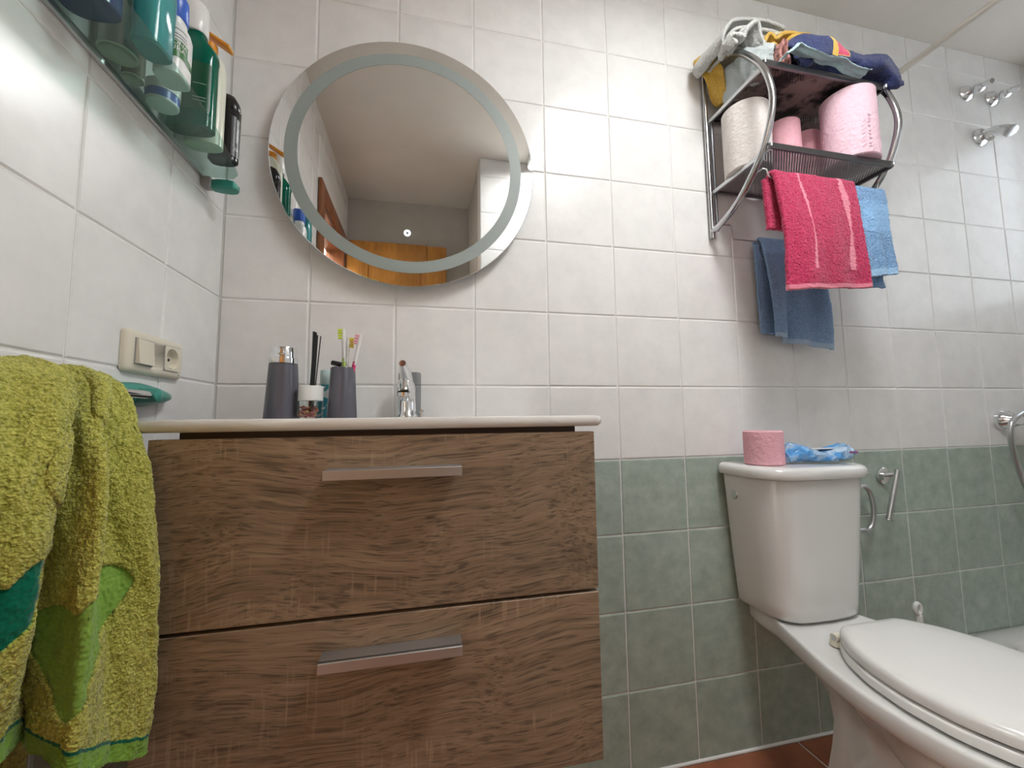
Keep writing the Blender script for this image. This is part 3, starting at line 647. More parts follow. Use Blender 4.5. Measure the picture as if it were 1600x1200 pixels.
# green towel: control grid (levels x columns)
Yt = [-.398, -.412, -.437, -.462, -.487, -.517, -.56, -.62, -.69, -.76]
ztop = [.962, .972, .962, .978, .960, .978, .968, .977, .966, .974]
ctrl = []
ctrl.append([(.0115, y-.03, .47+.01*math.sin(i)) for i, y in enumerate(Yt)])
ctrl.append([(.0115, y-.015, .70) for y in Yt])
ctrl.append([(.0125, y, .92) for y in Yt])
ctrl.append([(.026, y, z-.014) for y, z in zip(Yt, ztop)])
ctrl.append([(.052, y-.01, z+.002) for y, z in zip(Yt, ztop)])
def lev(X, Y, Z): ctrl.append(list(zip(X, Y, Z if hasattr(Z, '__len__') else [Z]*10)))
lev([.072, .092, .076, .104, .076, .104, .085, .095, .085, .09], [-.425, -.445, -.468, -.497, -.507, -.542, -.59, -.645, -.70, -.765], [.950, .958, .955, .962, .950, .962, .955, .96, .955, .96])
lev([.078, .120, .090, .130, .084, .128, .10, .115, .10, .105], [-.440, -.466, -.495, -.533, -.535, -.568, -.615, -.665, -.71, -.77], .915)
lev([.085, .147, .112, .149, .088, .138, .11, .130, .11, .12], [-.452, -.482, -.514, -.556, -.548, -.588, -.64, -.68, -.72, -.77], .860)
lev([.085, .164, .130, .158, .088, .134, .11, .130, .11, .12], [-.455, -.487, -.523, -.572, -.548, -.598, -.65, -.69, -.73, -.77], .760)
lev([.085, .166, .142, .159, .090, .122, .10, .125, .10, .11], [-.455, -.487, -.525, -.578, -.548, -.600, -.65, -.69, -.73, -.77], .680)
lev([.085, .164, .148, .157, .094, .115, .10, .12, .10, .11], [-.455, -.486, -.525, -.580, -.548, -.600, -.65, -.69, -.73, -.77], [.600, .608, .622, .64, .655, .664, .67, .67, .67, .67])
lev([.085, .160, .152, .155, .100, .112, .10, .115, .10, .11], [-.455, -.484, -.523, -.578, -.548, -.598, -.65, -.69, -.73, -.77], [.545, .553, .575, .608, .622, .634, .64, .64, .64, .64])
NL = len(ctrl)-1
tu1 = np.concatenate([np.linspace(0, 3.2, 60)[:-1], np.linspace(3.2, NL, 560)]); ts1 = np.concatenate([np.linspace(0, 5.6, 380)[:-1], np.linspace(5.6, 9, 90)])
nu, nv = len(tu1), len(ts1)
Gt = np.swapaxes(crom(np.swapaxes(crom(np.asarray(ctrl, float), 0, tu1), 0, 1), 0, ts1), 0, 1)
tu = tu1[:, None]; ts = ts1[None, :]
# arc length across the front for undistorted motifs (measured at mid height)
row = Gt[int(np.argmin(np.abs(tu1-8.5)))]; arc = np.concatenate([[0], np.cumsum(np.linalg.norm(np.diff(row, axis=0), axis=1))])[None, :]
zz = Gt[:, :, 2]; front = tu > 5.2
def heart(u, v):   # heart of unit size, tip down at v=-1
    x = np.abs(u); yv = v*1.15+.15
    return (x*x+yv*yv-.55)**3 - 1.4*x*x*yv**3
def arc_at(s): return float(np.interp(s, ts[0], arc[0]))
motif = np.zeros((nu, nv))
def add_shape(poly, val):
    P = crom(np.array([(arc_at(q), z) for q, z in poly]+[(arc_at(poly[0][0]), poly[0][1])]), 160)
    px = np.broadcast_to(arc, zz.shape); inside = np.zeros(zz.shape, bool)
    for (x1, y1), (x2, y2) in zip(P[:-1], P[1:]):
        if abs(y2-y1) < 1e-12: continue
        c = ((y1 > zz) != (y2 > zz)) & (px < (x2-x1)*(zz-y1)/(y2-y1)+x1); inside ^= c
    motif[inside & front] = val
add_shape([(3.15, .648), (3.0, .653), (2.5, .678), (1.95, .706), (1.55, .733), (1.48, .750), (1.7, .765), (2.2, .768), (2.7, .762), (3.05, .748), (3.2, .742), (3.45, .748), (3.7, .738), (3.75, .715), (3.5, .68), (3.25, .652)], 1)
add_shape([(5.40, .782), (5.2, .796), (4.9, .803), (4.72, .793), (4.70, .772), (4.9, .752), (5.25, .732), (5.6, .712), (5.8, .72), (5.9, .75), (5.8, .78), (5.6, .795)], 2)
# woven hem: dark line, then plain green border
bott = Gt[-1:, :, 2]; dist = np.concatenate([np.cumsum(np.linalg.norm(np.diff(Gt, axis=0), axis=2)[::-1], axis=0)[::-1], np.zeros((1, nv))], 0)
motif[dist < .018] = 3; motif[(dist >= .018) & (dist < .0215)] = 4
# woven relief shapes in the pile (raised hearts, no colour change)
nrm = np.cross(np.gradient(Gt, axis=0), np.gradient(Gt, axis=1)); nrm /= np.linalg.norm(nrm, axis=2, keepdims=True)+1e-9
sgn = np.sign(nrm[int(np.argmin(np.abs(tu1-8.5))), int(np.argmin(np.abs(ts1-1.2))), 0]); nrm *= sgn
mot2 = motif.copy()
def relief(ac, zc, size, ang):
    du = (arc-ac); dv = (zz-zc); c, s = math.cos(ang), math.sin(ang)
    h = heart((-du*c-dv*s)/size, (du*s+dv*c)/size); return np.where((h < 0) & (tu > 4.6), .0028, 0)-np.exp(-(h*5)**2)*.002*(tu > 4.6)
rel = relief(arc_at(4.55), .875, .050, .25)+relief(arc_at(2.3), .915, .05, -.3)
rel = rel-np.where((motif == 1) | (motif == 2), .0028, 0)
# soft wandering wrinkles
wr = .0022*np.sin(9*ts+3*np.sin(tu*.9))*np.sin(tu*1.7+ts*.8)+.0004*np.sin(23*ts+tu*2.1)
Gt = Gt+nrm*(rel+wr*(tu > 4))[..., None]
gt = cloth('bath_towel', Gt, M_TGREEN, None, thick=.006, disp=.0030, dscale=.0028, motif=motif, disp2=.004, dscale2=.02)
tag(gt, 'lime green terry bath towel with heart motifs hanging over the rail on the left wall', 'towel')

# ------------------------------------------------------------------ glass shelf with toiletries
SZ = 1.430; GT = .006
shelf = thing('glass_shelf', 'bow fronted glass shelf with teal end bracket on the left wall', 'shelf', (0, -.37, SZ))
yk = np.linspace(-.105, -.635, 34); xk = .072+.030*np.cos((yk+.37)/.265*PI/2)
xk[0] -= .012; xk[-1] -= .012
out_ = [(.006, yk[0])]+list(zip(xk, yk))+[(.006, yk[-1])]
mb = MB(); mb.loft([[Vector((x, y, SZ)) for x, y in out_], [Vector((x, y, SZ+GT)) for x, y in out_]]); mb.build('shelf_pane', M_SHELFGLASS, shelf, smooth=False)
for yb, sg in ((-.098, 1), (-.642, -1)):
    mb = MB(); mb.box((.010, yb, SZ-.010), (.019, .026, .021), .003); mb.build('bracket_mount', M_GREYPL, shelf)
    secs = []
    for x_, hh, ww in ((.018, .0095, .011), (.030, .0105, .014), (.050, .0105, .016), (.061, .0085, .014), (.065, .005, .009)):
        secs.append([Vector((x_, yb+sg*.004+q.x, SZ-.012+q.y)) for q in rrect(-ww, ww, -hh, hh, min(hh, ww)*.5, 0, 4)])
    MB().loft(secs).build('bracket_end', M_TEALPLASTIC, shelf, label='teal plastic shelf end')
mb = MB(); mb.box((.004, -.37, SZ+.003), (.006, .52, .012), .001); mb.build('wall_channel', M_STEEL, shelf)
ST = SZ+GT+.0004
def vlathe(prof, c, **k): return MB().lathe(prof, c, k.get('seg', 36), sx=k.get('sx', 1), sy=k.get('sy', 1))
def sup(x, y, z, a, b, n=32, p=2.6, yaw=0):   # superellipse section
    out = []; c, s = math.cos(yaw), math.sin(yaw)
    for k in range(n):
        t = 2*PI*k/n; u = a*math.copysign(abs(math.cos(t))**(2/p), math.cos(t)); v = b*math.copysign(abs(math.sin(t))**(2/p), math.sin(t))
        out.append(Vector((x+u*c-v*s, y+u*s+v*c, z)))
    return out
def bottle(name, label, x, y, secs, m, p=2.6, yaw=0, part='body'):
    t = thing(name, label, 'bottle', (x, y, ST), 'toiletries on the glass shelf')
    o = MB().loft([sup(x, y, ST+h, a, b, 36, p, yaw) for h, a, b in secs]).build(part, m, t)
    return t
# dark blue bottle nearest the camera
t = bottle('shampoo_bottle', 'dark blue plastic bottle at the near end of the glass shelf', .042, -.466, [(0, .027, .018), (.003, .031, .021), (.13, .031, .021), (.15, .026, .018), (.158, .012, .012), (.165, .012, .012)], M_NAVYB)
MB().loft([sup(.042, -.466, ST+h, a, a, 24, 2) for h, a in ((.165, .014), (.167, .015), (.19, .015), (.192, .013))]).build('cap', M_BLUECAP, t)
t = bottle('shower_gel_bottle', 'turquoise translucent bottle beside the white bottle on the glass shelf', .0795, -.4105, [(0, .0165, .020), (.003, .019, .0235), (.09, .0205, .025), (.13, .019, .0235), (.145, .012, .014), (.15, .010, .010)], M_TEALB, 3)
MB().loft([sup(.0795, -.4105, ST+h, a, a, 24, 2) for h, a in ((.15, .012), (.152, .013), (.175, .013), (.177, .011))]).build('cap', M_WHITEPL, t)
# spray can and small tin against the wall
t = thing('spray_can', 'wide round metal can with a domed base against the wall on the glass shelf', 'can', (.030, -.397, ST), 'toiletries on the glass shelf')
vlathe([(.002, .005), (.012, .0035), (.019, .001), (.0205, 0), (.0225, .001), (.0225, .004), (.0215, .006), (.0215, .12), (.016, .135), (.010, .14)], (.031, -.397, ST)).build('can_body', M_TIN, t)
vlathe([(.014, .14), (.014, .165), (.011, .168)], (.031, -.397, ST)).build('cap', M_WHITEPL, t)
t = thing('small_tin', 'small round metal tin against the wall on the glass shelf', 'can', (.021, -.353, ST), 'toiletries on the glass shelf')
vlathe([(.002, .003), (.010, .0015), (.0125, 0), (.0140, .001), (.0140, .003), (.0135, .004), (.0135, .075), (.009, .085)], (.0225, -.352, ST)).build('can_body', M_TIN, t)
vlathe([(.0095, .085), (.0095, .10), (.007, .102)], (.0225, -.352, ST)).build('cap', M_WHITEPL, t)
# white bottle with green label and blue cap
wx, wy = .078, -.360
t = bottle('lotion_bottle', 'white bottle with a green label and blue cap on the glass shelf', wx, wy, [(0, .0175, .020), (.002, .0195, .022), (.075, .0195, .022), (.085, .017, .019), (.089, .013, .014), (.099, .013, .014)], M_WHITEPL, 3.2)
MB().loft([sup(wx, wy, ST+h, a, b, 24, 2.2) for h, a, b in ((.099, .0145, .0155), (.101, .016, .017), (.135, .015, .016), (.138, .012, .013))]).build('cap', M_BLUECAP, t)
def wrap(v, cx, cy, a, b, ang0, z0, p, off=.0004):
    """wrap flat text (x along the girth, y up) on a superellipse body; ang0 = angle of the middle"""
    per = []; n = 720
    for k in range(n+1):
        q = 2*PI*k/n; per.append((a*math.copysign(abs(math.cos(q))**(2/p), math.cos(q)), b*math.copysign(abs(math.sin(q))**(2/p), math.sin(q))))
    per = np.array(per); s = np.concatenate([[0], np.cumsum(np.linalg.norm(np.diff(per, axis=0), axis=1))]); q = np.linspace(0, 2*PI, n+1)
    s0 = np.interp(ang0 % (2*PI), q, s); out = []
    for x, y, z in v:
        ss = (s0+x) % s[-1]; px, py = np.interp(ss, s, per[:, 0]), np.interp(ss, s, per[:, 1]); d = Vector((px/(a*a), py/(b*b), 0)).normalized()
        out.append((cx+px+d.x*(off+z), cy+py+d.y*(off+z), z0+y))
    return out
def patch(x0, x1, y0, y1, nx=14, ny=2, shape=None):
    v = []; f = []
    for j in range(ny+1):
        for i in range(nx+1): v.append((x0+(x1-x0)*i/nx, y0+(y1-y0)*j/ny, 0))
    for j in range(ny):
        for i in range(nx): q = j*(nx+1)+i; f.append((q, q+1, q+nx+2, q+nx+1))
    return v, f
AF = -.78     # side of the bottles that faces the room and the camera
v, f = patch(-.020, .017, 0, .0205); MB().add(wrap(v, wx, wy, .0195, .022, AF, ST+.034, 3.2), f).build('label_patch', M_GREENLBL, t)
v, f = patch(-.017, .030, .0, .010); v = [(x, y+.006*math.sin((x+.017)*60), z) for x, y, z in v]; MB().add(wrap(v, wx, wy, .0195, .022, AF, ST+.022, 3.2), f).build('label_patch', M_GREENLBL, t)
for s_, yy, sz in (('TONA', .0490, .0098), ('URA', .0400, .0105)):
    v, f = text_mesh(s_, sz, .0001); MB().add(wrap(v, wx, wy, .0195, .022, AF, ST+yy, 3.2, .0007), f).build('label_text', M_WHITEINK, t, smooth=False)
for yy in (.071, .063, .058):
    v, f = patch(-.013, .013, 0, .0011, 10, 1); MB().add(wrap(v, wx, wy, .0195, .022, AF, ST+yy, 3.2, .0005), f).build('label_line', M_INK, t, smooth=False)
# cream jar near the wall
t = thing('cream_jar', 'round jar with white base and blue band near the wall on the glass shelf', 'jar', (.031, -.300, ST), 'toiletries on the glass shelf')
vlathe([(.002, 0), (.0205, 0), (.0225, .002), (.0225, .004)], (.033, -.300, ST)).build('jar_base', M_WHITEPL, t)
vlathe([(.0225, .004), (.0225, .018)], (.033, -.300, ST)).build('jar_band', M_BLUEBAND, t)
vlathe([(.0235, .018), (.0235, .034), (.021, .036), (.002, .036)], (.033, -.300, ST)).build('jar_lid', M_WHITEPL, t)
# green mouthwash
gx, gy = .047, -.245
t = bottle('mouthwash_bottle', 'clear green mouthwash bottle with a white cap on the glass shelf', gx, gy, [(0, .034, .0165), (.003, .037, .019), (.128, .037, .019), (.140, .0385, .0200), (.150, .0375, .0195), (.166, .026, .0155), (.176, .017, .0145), (.188, .016, .014)], M_GREENB, 3.2)
MB().loft([sup(gx, gy, ST+h, a, a, 28, 2) for h, a in ((.184, .0185), (.186, .0195), (.238, .0185), (.243, .0155))]).build('cap', M_WHITEPL, t)
v, f = patch(-.030, .022, 0, .090); MB().add(wrap(v, gx, gy, .037, .019, -1.35, ST+.030, 3.2), f).build('label_patch', M_DKGRNLBL, t)
v, f = patch(-.010, .010, 0, .0006, 8, 1)
for yy in (.052, .046, .078): MB().add(wrap(v, gx, gy, .037, .019, -1.2, ST+yy, 3.2, .0008), f).build('label_line', M_WHITEINK, t, smooth=False)
# cream bottle with orange cap
cx_, cyy = .046, -.196
t = bottle('cream_bottle', 'tall cream bottle with an orange flip cap behind the green mouthwash', cx_, cyy, [(0, .027, .014), (.003, .031, .018), (.155, .031, .018), (.178, .026, .016), (.192, .016, .012), (.198, .012, .012)], M_CREAMPL, 2.6)
mb = MB(); mb.loft([sup(cx_, cyy, ST+h, a, b, 24, 2.2) for h, a, b in ((.198, .013, .012), (.200, .0145, .0135), (.212, .014, .013), (.214, .012, .011))])
mb.box((cx_+.016, cyy, ST+.222), (.052, .022, .007), .003, rot=Matrix.Rotation(.55, 3, 'Y')); mb.build('flip_cap', M_ORANGE, t)
# black bottle
kx, ky = .060, -.152
t = bottle('black_bottle', 'black bottle with a lime green stripe at the far end of the glass shelf', kx, ky, [(0, .022, .012), (.004, .026, .0155), (.108, .0275, .0165), (.1085, .0272, .0163)], M_BLACK, 2.8)
MB().loft([sup(kx, ky, ST+h, a, b, 36, 2.8) for h, a, b in ((.1087, .0268, .016), (.110, .0275, .0166), (.128, .0250, .0155), (.141, .018, .012), (.147, .008, .006))]).build('cap', M_BLACK, t)
v, f = patch(-.020, -.006, 0, .012); MB().add(wrap(v, kx, ky, .0268, .0163, -1.25, ST+.062, 2.8), f).build('label_stripe', M_LIME, t)
v, f = patch(-.004, .016, 0, .085); MB().add(wrap(v, kx, ky, .0268, .0163, -.75, ST+.010, 2.8), f).build('label_patch', M_GREYLBL, t)
v, f = text_mesh('/o/', .013, .0001); v = [(-y, x, z) for x, y, z in v]; MB().add(wrap(v, kx, ky, .0268, .0163, -.45, ST+.026, 2.8, .0007), f).build('label_text', M_WHITEINK, t, smooth=False)
v, f = patch(-.0008, .0008, 0, .05, 2, 6); MB().add(wrap(v, kx, ky, .0268, .0163, -.36, ST+.040, 2.8, .0007), f).build('label_line', M_WHITEINK, t, smooth=False)

# ------------------------------------------------------------------ things on the washbasin
BT = bt+.0003
sx_, sy_ = .1845, -.15
t = thing('soap_dispenser', 'grey tapered soap dispenser with a chrome pump head on the washbasin', 'soap dispenser', (sx_, sy_, BT))
MB().lathe([(.028, 0), (.0325, .001), (.0325, .004), (.0262, .108), (.0255, .111), (.015, .111)], (sx_, sy_, BT), 48).build('body', M_GREYCUP, t)
MB().lathe([(.0268, .1115), (.0268, .1215), (.0250, .1225), (.0248, .1405), (.0238, .1430), (.002, .1435)], (sx_, sy_, BT), 48).build('pump_collar', M_CHROME, t)
mb = MB(); mb.box((sx_+.004, sy_-.026, BT+.133), (.010, .018, .013), .002); mb.build('nozzle', M_CHROME, t)
# reed diffuser
dx_, dy_ = .2405, -.165
t = thing('reed_diffuser', 'glass reed diffuser with white collar and black reeds between the grey dispenser and cup', 'diffuser', (dx_, dy_, BT))
MB().lathe([(.002, .0006), (.0225, .0006), (.0232, .002), (.0232, .036), (.021, .039), (.021, .0385), (.0222, .036), (.0222, .003), (.002, .0028)], (dx_, dy_, BT), 40).build('jar', M_JARGLASS, t)
M_PETAL = mat('pink_petals', (0.42, 0.05, 0.09), .6, noise=(120, (0.55, 0.28, 0.12), 3, .42, .58), bump=(160, 1, .004))
rg = random.Random(9); mb = MB()
for k in range(80):
    a = rg.uniform(0, 2*PI); r_ = .019*math.sqrt(rg.random()); pz = .005+rg.random()*.020
    c = Vector((dx_-.004+r_*math.cos(a)*.85, dy_+r_*math.sin(a)*.9, BT+pz)); R = Matrix.Rotation(rg.uniform(0, 6), 3, 'Z') @ Matrix.Rotation(rg.uniform(-1, 1), 3, 'X')
    mb.lathe([(.0004, -.0012), (.0036, -.0004), (.0040, .0006), (.0004, .0012)], c, 8, rot=R)
o = mb.build('petals', M_PETAL, t); o['kind'] = 'stuff'
MB().lathe([(.0085, .066), (.0220, .066), (.0226, .065), (.0226, .0375), (.0215, .0368), (.0085, .0368)], (dx_, dy_, BT), 40).build('collar', M_WHITEPL, t)
for k, (ax, ay, bx_, by_, h, r_) in enumerate(((-.002, -.001, .003, .002, .174, .0021), (.0015, -.001, .0055, .001, .172, .0021), (-.001, .002, .0045, .006, .176, .0021), (.002, .002, .0075, .004, .170, .0021), (.001, 0, .0025, -.002, .176, .0021), (.004, .0, .0145, .003, .168, .0011))):
    MB().tube([(dx_+ax, dy_+ay, BT+.012), (dx_+bx_, dy_+by_, BT+h)], r_, 8).build('reed', M_BLACKREED, t)
# cup with brushes
ux, uy = .2965, -.15
t = thing('toothbrush_cup', 'grey tapered tumbler holding toothbrushes on the washbasin', 'cup', (ux, uy, BT))
MB().lathe([(.002, .0005), (.026, .0005), (.0290, .0015), (.0290, .004), (.0240, .104), (.0232, .1055), (.0218, .104), (.0262, .006), (.002, .005)], (ux, uy, BT), 48, cap=False).build('tumbler', M_GREYCUP, t)
def toothbrush(label, base, top, bend, handle_m, tip_m, bristle_m, bdir, headlen=.022):
    B, Tt = Vector(base), Vector(top); d = (Tt-B); n = Vector(bend)
    t = thing('toothbrush', label, 'toothbrush', base, 'toothbrushes in the grey tumbler')
    pts = []; rr = []
    for k in range(25):
        u = k/24; pts.append(B+d*u+n*math.sin(u*PI)*(1 if u > .3 else .8)); rr.append(.0042-.0014*max(0, (u-.5)/.5) if u < .8 else .0028+.0018*math.sin((u-.8)/.2*PI))
    MB().tube(pts[:17], rr[:17], 10).build('handle', handle_m, t); MB().tube(pts[15:], rr[15:], 10).build('neck_and_head', tip_m, t)
    ax = (pts[-1]-pts[-4]).normalized(); bd = Vector(bdir); bd = (bd-ax*bd.dot(ax)).normalized(); sd = ax.cross(bd)
    mb = MB()
    for i in range(4):
        for j in (-1, 0, 1):
            c = pts[-1]-ax*(.002+headlen*i/4)+sd*j*.0026; mb.box(c+bd*.0062, (.0036, .0022, .0092), .0004, rot=Matrix((ax, sd, bd)).transposed(), seg=1)
    mb.build('bristles', bristle_m, t, smooth=False)
M_LIMEPL = mat('lime_plastic', (0.45, 0.62, 0.16), .35); M_LIMEB = mat('lime_bristles', (0.66, 0.80, 0.05), .6); M_YELB = mat('yellow_bristles', (0.82, 0.62, 0.05), .6)
M_PINKPL = mat('magenta_plastic', (0.68, 0.03, 0.17), .35); M_PINKB = mat('pink_bristles', (0.85, 0.42, 0.48), .6)
toothbrush('toothbrush with lime green bristles, tallest in the grey tumbler', (ux-.006, uy+.006, BT+.006), (ux-.001, uy+.001, BT+.187), (.004, 0, 0), M_LIMEPL, M_WHITEPL, M_LIMEB, (-1, 0, 0))
toothbrush('white toothbrush with yellow bristles in the middle of the grey tumbler', (ux+.013, uy+.006, BT+.006), (ux+.0085, uy+.008, BT+.170), (-.004, 0, 0), M_WHITEPL, M_WHITEPL, M_YELB, (1, 0, 0))
toothbrush('toothbrush with pink bristles and magenta grip leaning out of the grey tumbler', (ux-.002, uy-.008, BT+.006), (ux+.034, uy-.004, BT+.174), (.002, 0, 0), M_PINKPL, M_WHITEPL, M_PINKB, (-1, 0, 0))
t = thing('razor', 'black razor head resting over the rim of the grey tumbler', 'razor', (ux-.010, uy-.006, BT+.01))
MB().tube([(ux-.004, uy-.006, BT+.008), (ux-.010, uy-.010, BT+.06), (ux-.012, uy-.012, BT+.107)], .0032, 10).build('handle', M_BLACK, t)
mb = MB(); mb.box((ux-.010, uy-.014, BT+.1125), (.0205, .009, .0085), .002, rot=Matrix.Rotation(.2, 3, 'Y') @ Matrix.Rotation(.5, 3, 'X')); mb.build('blade_head', M_BLACK, t)
# toothpaste behind
t = thing('toothpaste_tube', 'aqua and white toothpaste tube standing behind the reed diffuser', 'tube', (.2505, -.085, BT))
M_AQUACAP = mat('aqua_cap', (0.52, 0.68, 0.68), .3); M_TEALSTRIPE = mat('teal_stripes', (0.03, 0.30, 0.38), .3, noise=(60, (0.70, 0.78, 0.78), 2, .44, .52))
MB().loft([sup(.2505, -.085, BT+h, a, b, 28, 2.2) for h, a, b in ((0, .021, .0012), (.03, .019, .006), (.06, .015, .011), (.075, .0135, .0125))]).build('tube_body', M_TEALSTRIPE, t)
MB().loft([sup(.2505, -.085, BT+h, a, a, 28, 2) for h, a in ((.075, .0105), (.078, .0122), (.106, .0118), (.108, .0105))]).build('cap', M_AQUACAP, t)
# translucent grey box behind the tap
t = thing('smoky_plastic_box', 'translucent grey plastic box behind the chrome tap', 'box', (.4275, -.045, BT))
MB().box((.4275, -.045, BT+.055), (.052, .03, .11), .006).build('box_shell', M_SMOKE, t)
# tap
tx, ty = .423, -.115
t = thing('basin_tap', 'chrome single lever mixer tap on the washbasin', 'tap', (tx, ty, BT))
mb = MB(); mb.lathe([(.022, 0), (.0235, .002), (.0235, .006), (.0205, .010), (.0190, .04), (.0185, .068), (.0165, .078), (.006, .084)], (tx, ty, BT), 32)
mb.build('tap_body', M_CHROME, t)
mb = MB(); mb.tube([(tx, ty-.005, BT+.050), (tx, ty-.04, BT+.062), (tx-.001, ty-.075, BT+.066), (tx-.002, ty-.095, BT+.062), (tx-.002, ty-.102, BT+.050)], [.018, .0175, .0165, .0155, .0135], 18); mb.build('spout', M_CHROME, t)
MB().lathe([(.0105, 0), (.0132, .0005), (.0132, .008), (.0105, .0085)], (tx-.002, ty-.102, BT+.042), 24).build('aerator', M_CHROME, t)
mb = MB(); mb.tube([(tx, ty+.002, BT+.080), (tx-.002, ty-.020, BT+.097), (tx-.006, ty-.050, BT+.112), (tx-.007, ty-.058, BT+.114)], [.014, .0125, .0085, .007], 14); mb.build('lever', M_CHROME, t)
MB().lathe([(.003, 0), (.003, .012), (.006, .014), (.006, .018), (.002, .02)], (tx+.032, ty+.002, BT), 14).build('plug_lift', M_CHROME, t)

# ------------------------------------------------------------------ wall rack
RX0, RX1, RZ1, RZ2, RD = 1.31, 1.717, 1.597, 1.825, -.226
rack = thing('towel_rack', 'chrome two tier wall rack with curved ends above the toilet', 'rack', ((RX0+RX1)/2, -.1, 1.45))
Dp = [(-.012, 1.985), (-.07, 1.975), (-.143, 1.930), (-.205, 1.850), (-.238, 1.775), (-.247, 1.697), (-.216, 1.608), (-.165, 1.548), (-.109, 1.503), (-.05, 1.478), (-.012, 1.470)]
Dc = crom(np.array(Dp), 60)
for xx in (RX0, RX1):
    MB().tube([(xx, y, z) for y, z in Dc], .0085, 14).build('curved_end', M_RACK, rack)
    MB().tube([(xx-.002, -.0125, 1.448), (xx-.002, -.0125, 2.005)], .0068, 12).build('rear_post', M_RACK, rack)
    MB().tube([(xx+.012, -.018, 1.47), (xx+.012, -.018, 1.83)], .0045, 10).build('inner_post', M_DARKSTEEL, rack)
for zz_, mm in ((RZ1, M_MESH2), (RZ2, M_MESH1)):
    mb = MB(); nx, ny = 2, 2
    mb.box(((RX0+RX1)/2, (RD-.02)/2, zz_), (RX1-RX0-.018, -RD-.024, .0012)); mb.build('shelf_sheet', mm, rack, smooth=False)
    mb = MB(); mb.box(((RX0+RX1)/2, RD, zz_), (RX1-RX0-.004, .007, .016), .001); mb.build('front_rail', M_DARKSTEEL, rack, smooth=False)
    mb = MB(); mb.box(((RX0+RX1)/2, -.017, zz_), (RX1-RX0-.016, .006, .014), .001); mb.build('rear_rail', M_DARKSTEEL, rack, smooth=False)
    for xx in (RX0+.007, RX1-.007):
        mb = MB(); mb.box((xx, (RD-.018)/2, zz_-.0055), (.007, -RD-.018, .011), .001); mb.build('side_rail', M_DARKSTEEL if xx > 1.5 else M_STEEL, rack, smooth=False)
    for xx in (RX0+.004, RX1-.004): MB().lathe([(.003, 0), (.003, .008)], (xx, RD-.005, zz_-.004), 10).build('rail_pin', M_STEEL, rack)
FWZ, FWY = 1.530, -.20
wz = [(RX0+.006, -.168, 1.554), (RX0+.010, -.195, 1.556), (RX0+.016, FWY, 1.552), (RX0+.022, FWY, FWZ+.004), (RX0+.026, FWY, FWZ), (RX1-.036, FWY, FWZ), (RX1-.031, FWY, FWZ+.004), (RX1-.022, FWY, 1.555), (RX1-.014, -.195, 1.559), (RX1-.006, -.168, 1.556)]
MB().tube(wz, .0022, 8).build('towel_wire', M_STEEL, rack)
wz = [(RX0+.004, -.03, 1.482), (RX0+.045, -.03, 1.486), (RX0+.049, -.03, 1.480), (RX0+.053, -.03, 1.446), (RX0+.058, -.03, 1.443), (RX1-.058, -.03, 1.443), (RX1-.053, -.03, 1.446), (RX1-.049, -.03, 1.48), (RX1-.045, -.03, 1.486), (RX1-.004, -.03, 1.482)]
MB().tube(wz, .0022, 8).build('towel_wire', M_STEEL, rack)

# rolls
def roll(label, x, y, z, r, h, m, rc=.02, emb=False, flap=False):
    t = thing('toilet_roll', label, 'toilet roll', (x, y, z), 'toilet rolls')
    MB().lathe([(rc, .0005), (r-.003, 0), (r, .0025), (r, h-.0025), (r-.003, h), (rc, h), (rc, .0005)], (x, y, z), 56, cap=False).build('paper', m, t)
    MB().lathe([(rc-.0008, .002), (rc-.0008, h-.002), (rc-.0024, h-.002), (rc-.0024, .002), (rc-.0008, .002)], (x, y, z), 28, cap=False).build('core', M_CARD, t)
    if flap:
        mb = MB(); n = 22; G = []
        for j in range(3):
            G.append([Vector((x+(r+.0007)*math.cos(a), y+(r+.0007)*math.sin(a), z+h*(.012, .29, .555)[j]+(.012*(k/n-.5) if j == 2 else 0))) for k, a in enumerate(np.linspace(-3.5, -.3, n))])
        mb.grid(G); o = mb.build('loose_sheet', m, t); sd = o.modifiers.new('thickness', 'SOLIDIFY'); sd.thickness = .0006; sd.offset = 0
    if emb:
        mb = MB(); rg = random.Random(3)
        for k in range(9):
            zc = z+h*(.08+.45*k/8); aa = -1.83+rg.uniform(-.02, .02)
            for q in range(2):
                c = Vector((x+(r+.0018)*math.cos(aa+.035*q), y+(r+.0018)*math.sin(aa+.035*q), zc+rg.uniform(-.003, .003)))
                mb.box(c, (.0065, .0010, .0012), .0003, rot=Matrix.Rotation(aa+PI/2, 3, 'Z') @ Matrix.Rotation(rg.uniform(-.9, .9), 3, 'Y'), seg=1)
        for k in range(7):
            aa = -2.05+rg.uniform(-.05, .05); zc = z+h*(.1+.4*k/7)
            mb.box(Vector((x+(r+.0018)*math.cos(aa), y+(r+.0018)*math.sin(aa), zc)), (.011, .0008, .0009), .0002, rot=Matrix.Rotation(aa+PI/2, 3, 'Z') @ Matrix.Rotation(-.5, 3, 'Y'), seg=1)
        mb.build('embossed_marks', M_EMBOSS, t, smooth=False)
    return t
RS = RZ1+.0012
roll('tall white paper roll in the left corner of the lower rack shelf', 1.362, -.106, RS, .0615, .190, M_PAPERW)
roll('pink toilet roll beside the white roll on the lower rack shelf', 1.497, -.10, RS, .0435, .172, M_PAPERP, .016)
roll('pink toilet roll half hidden behind the large pale pink roll', 1.612, -.068, RS, .0405, .178, M_PAPERP, .016)
roll('large pale pink roll at the front right of the lower rack shelf', 1.630, -.185, RS+.0085, .0635, .200, M_PAPERL, .02, True, False)

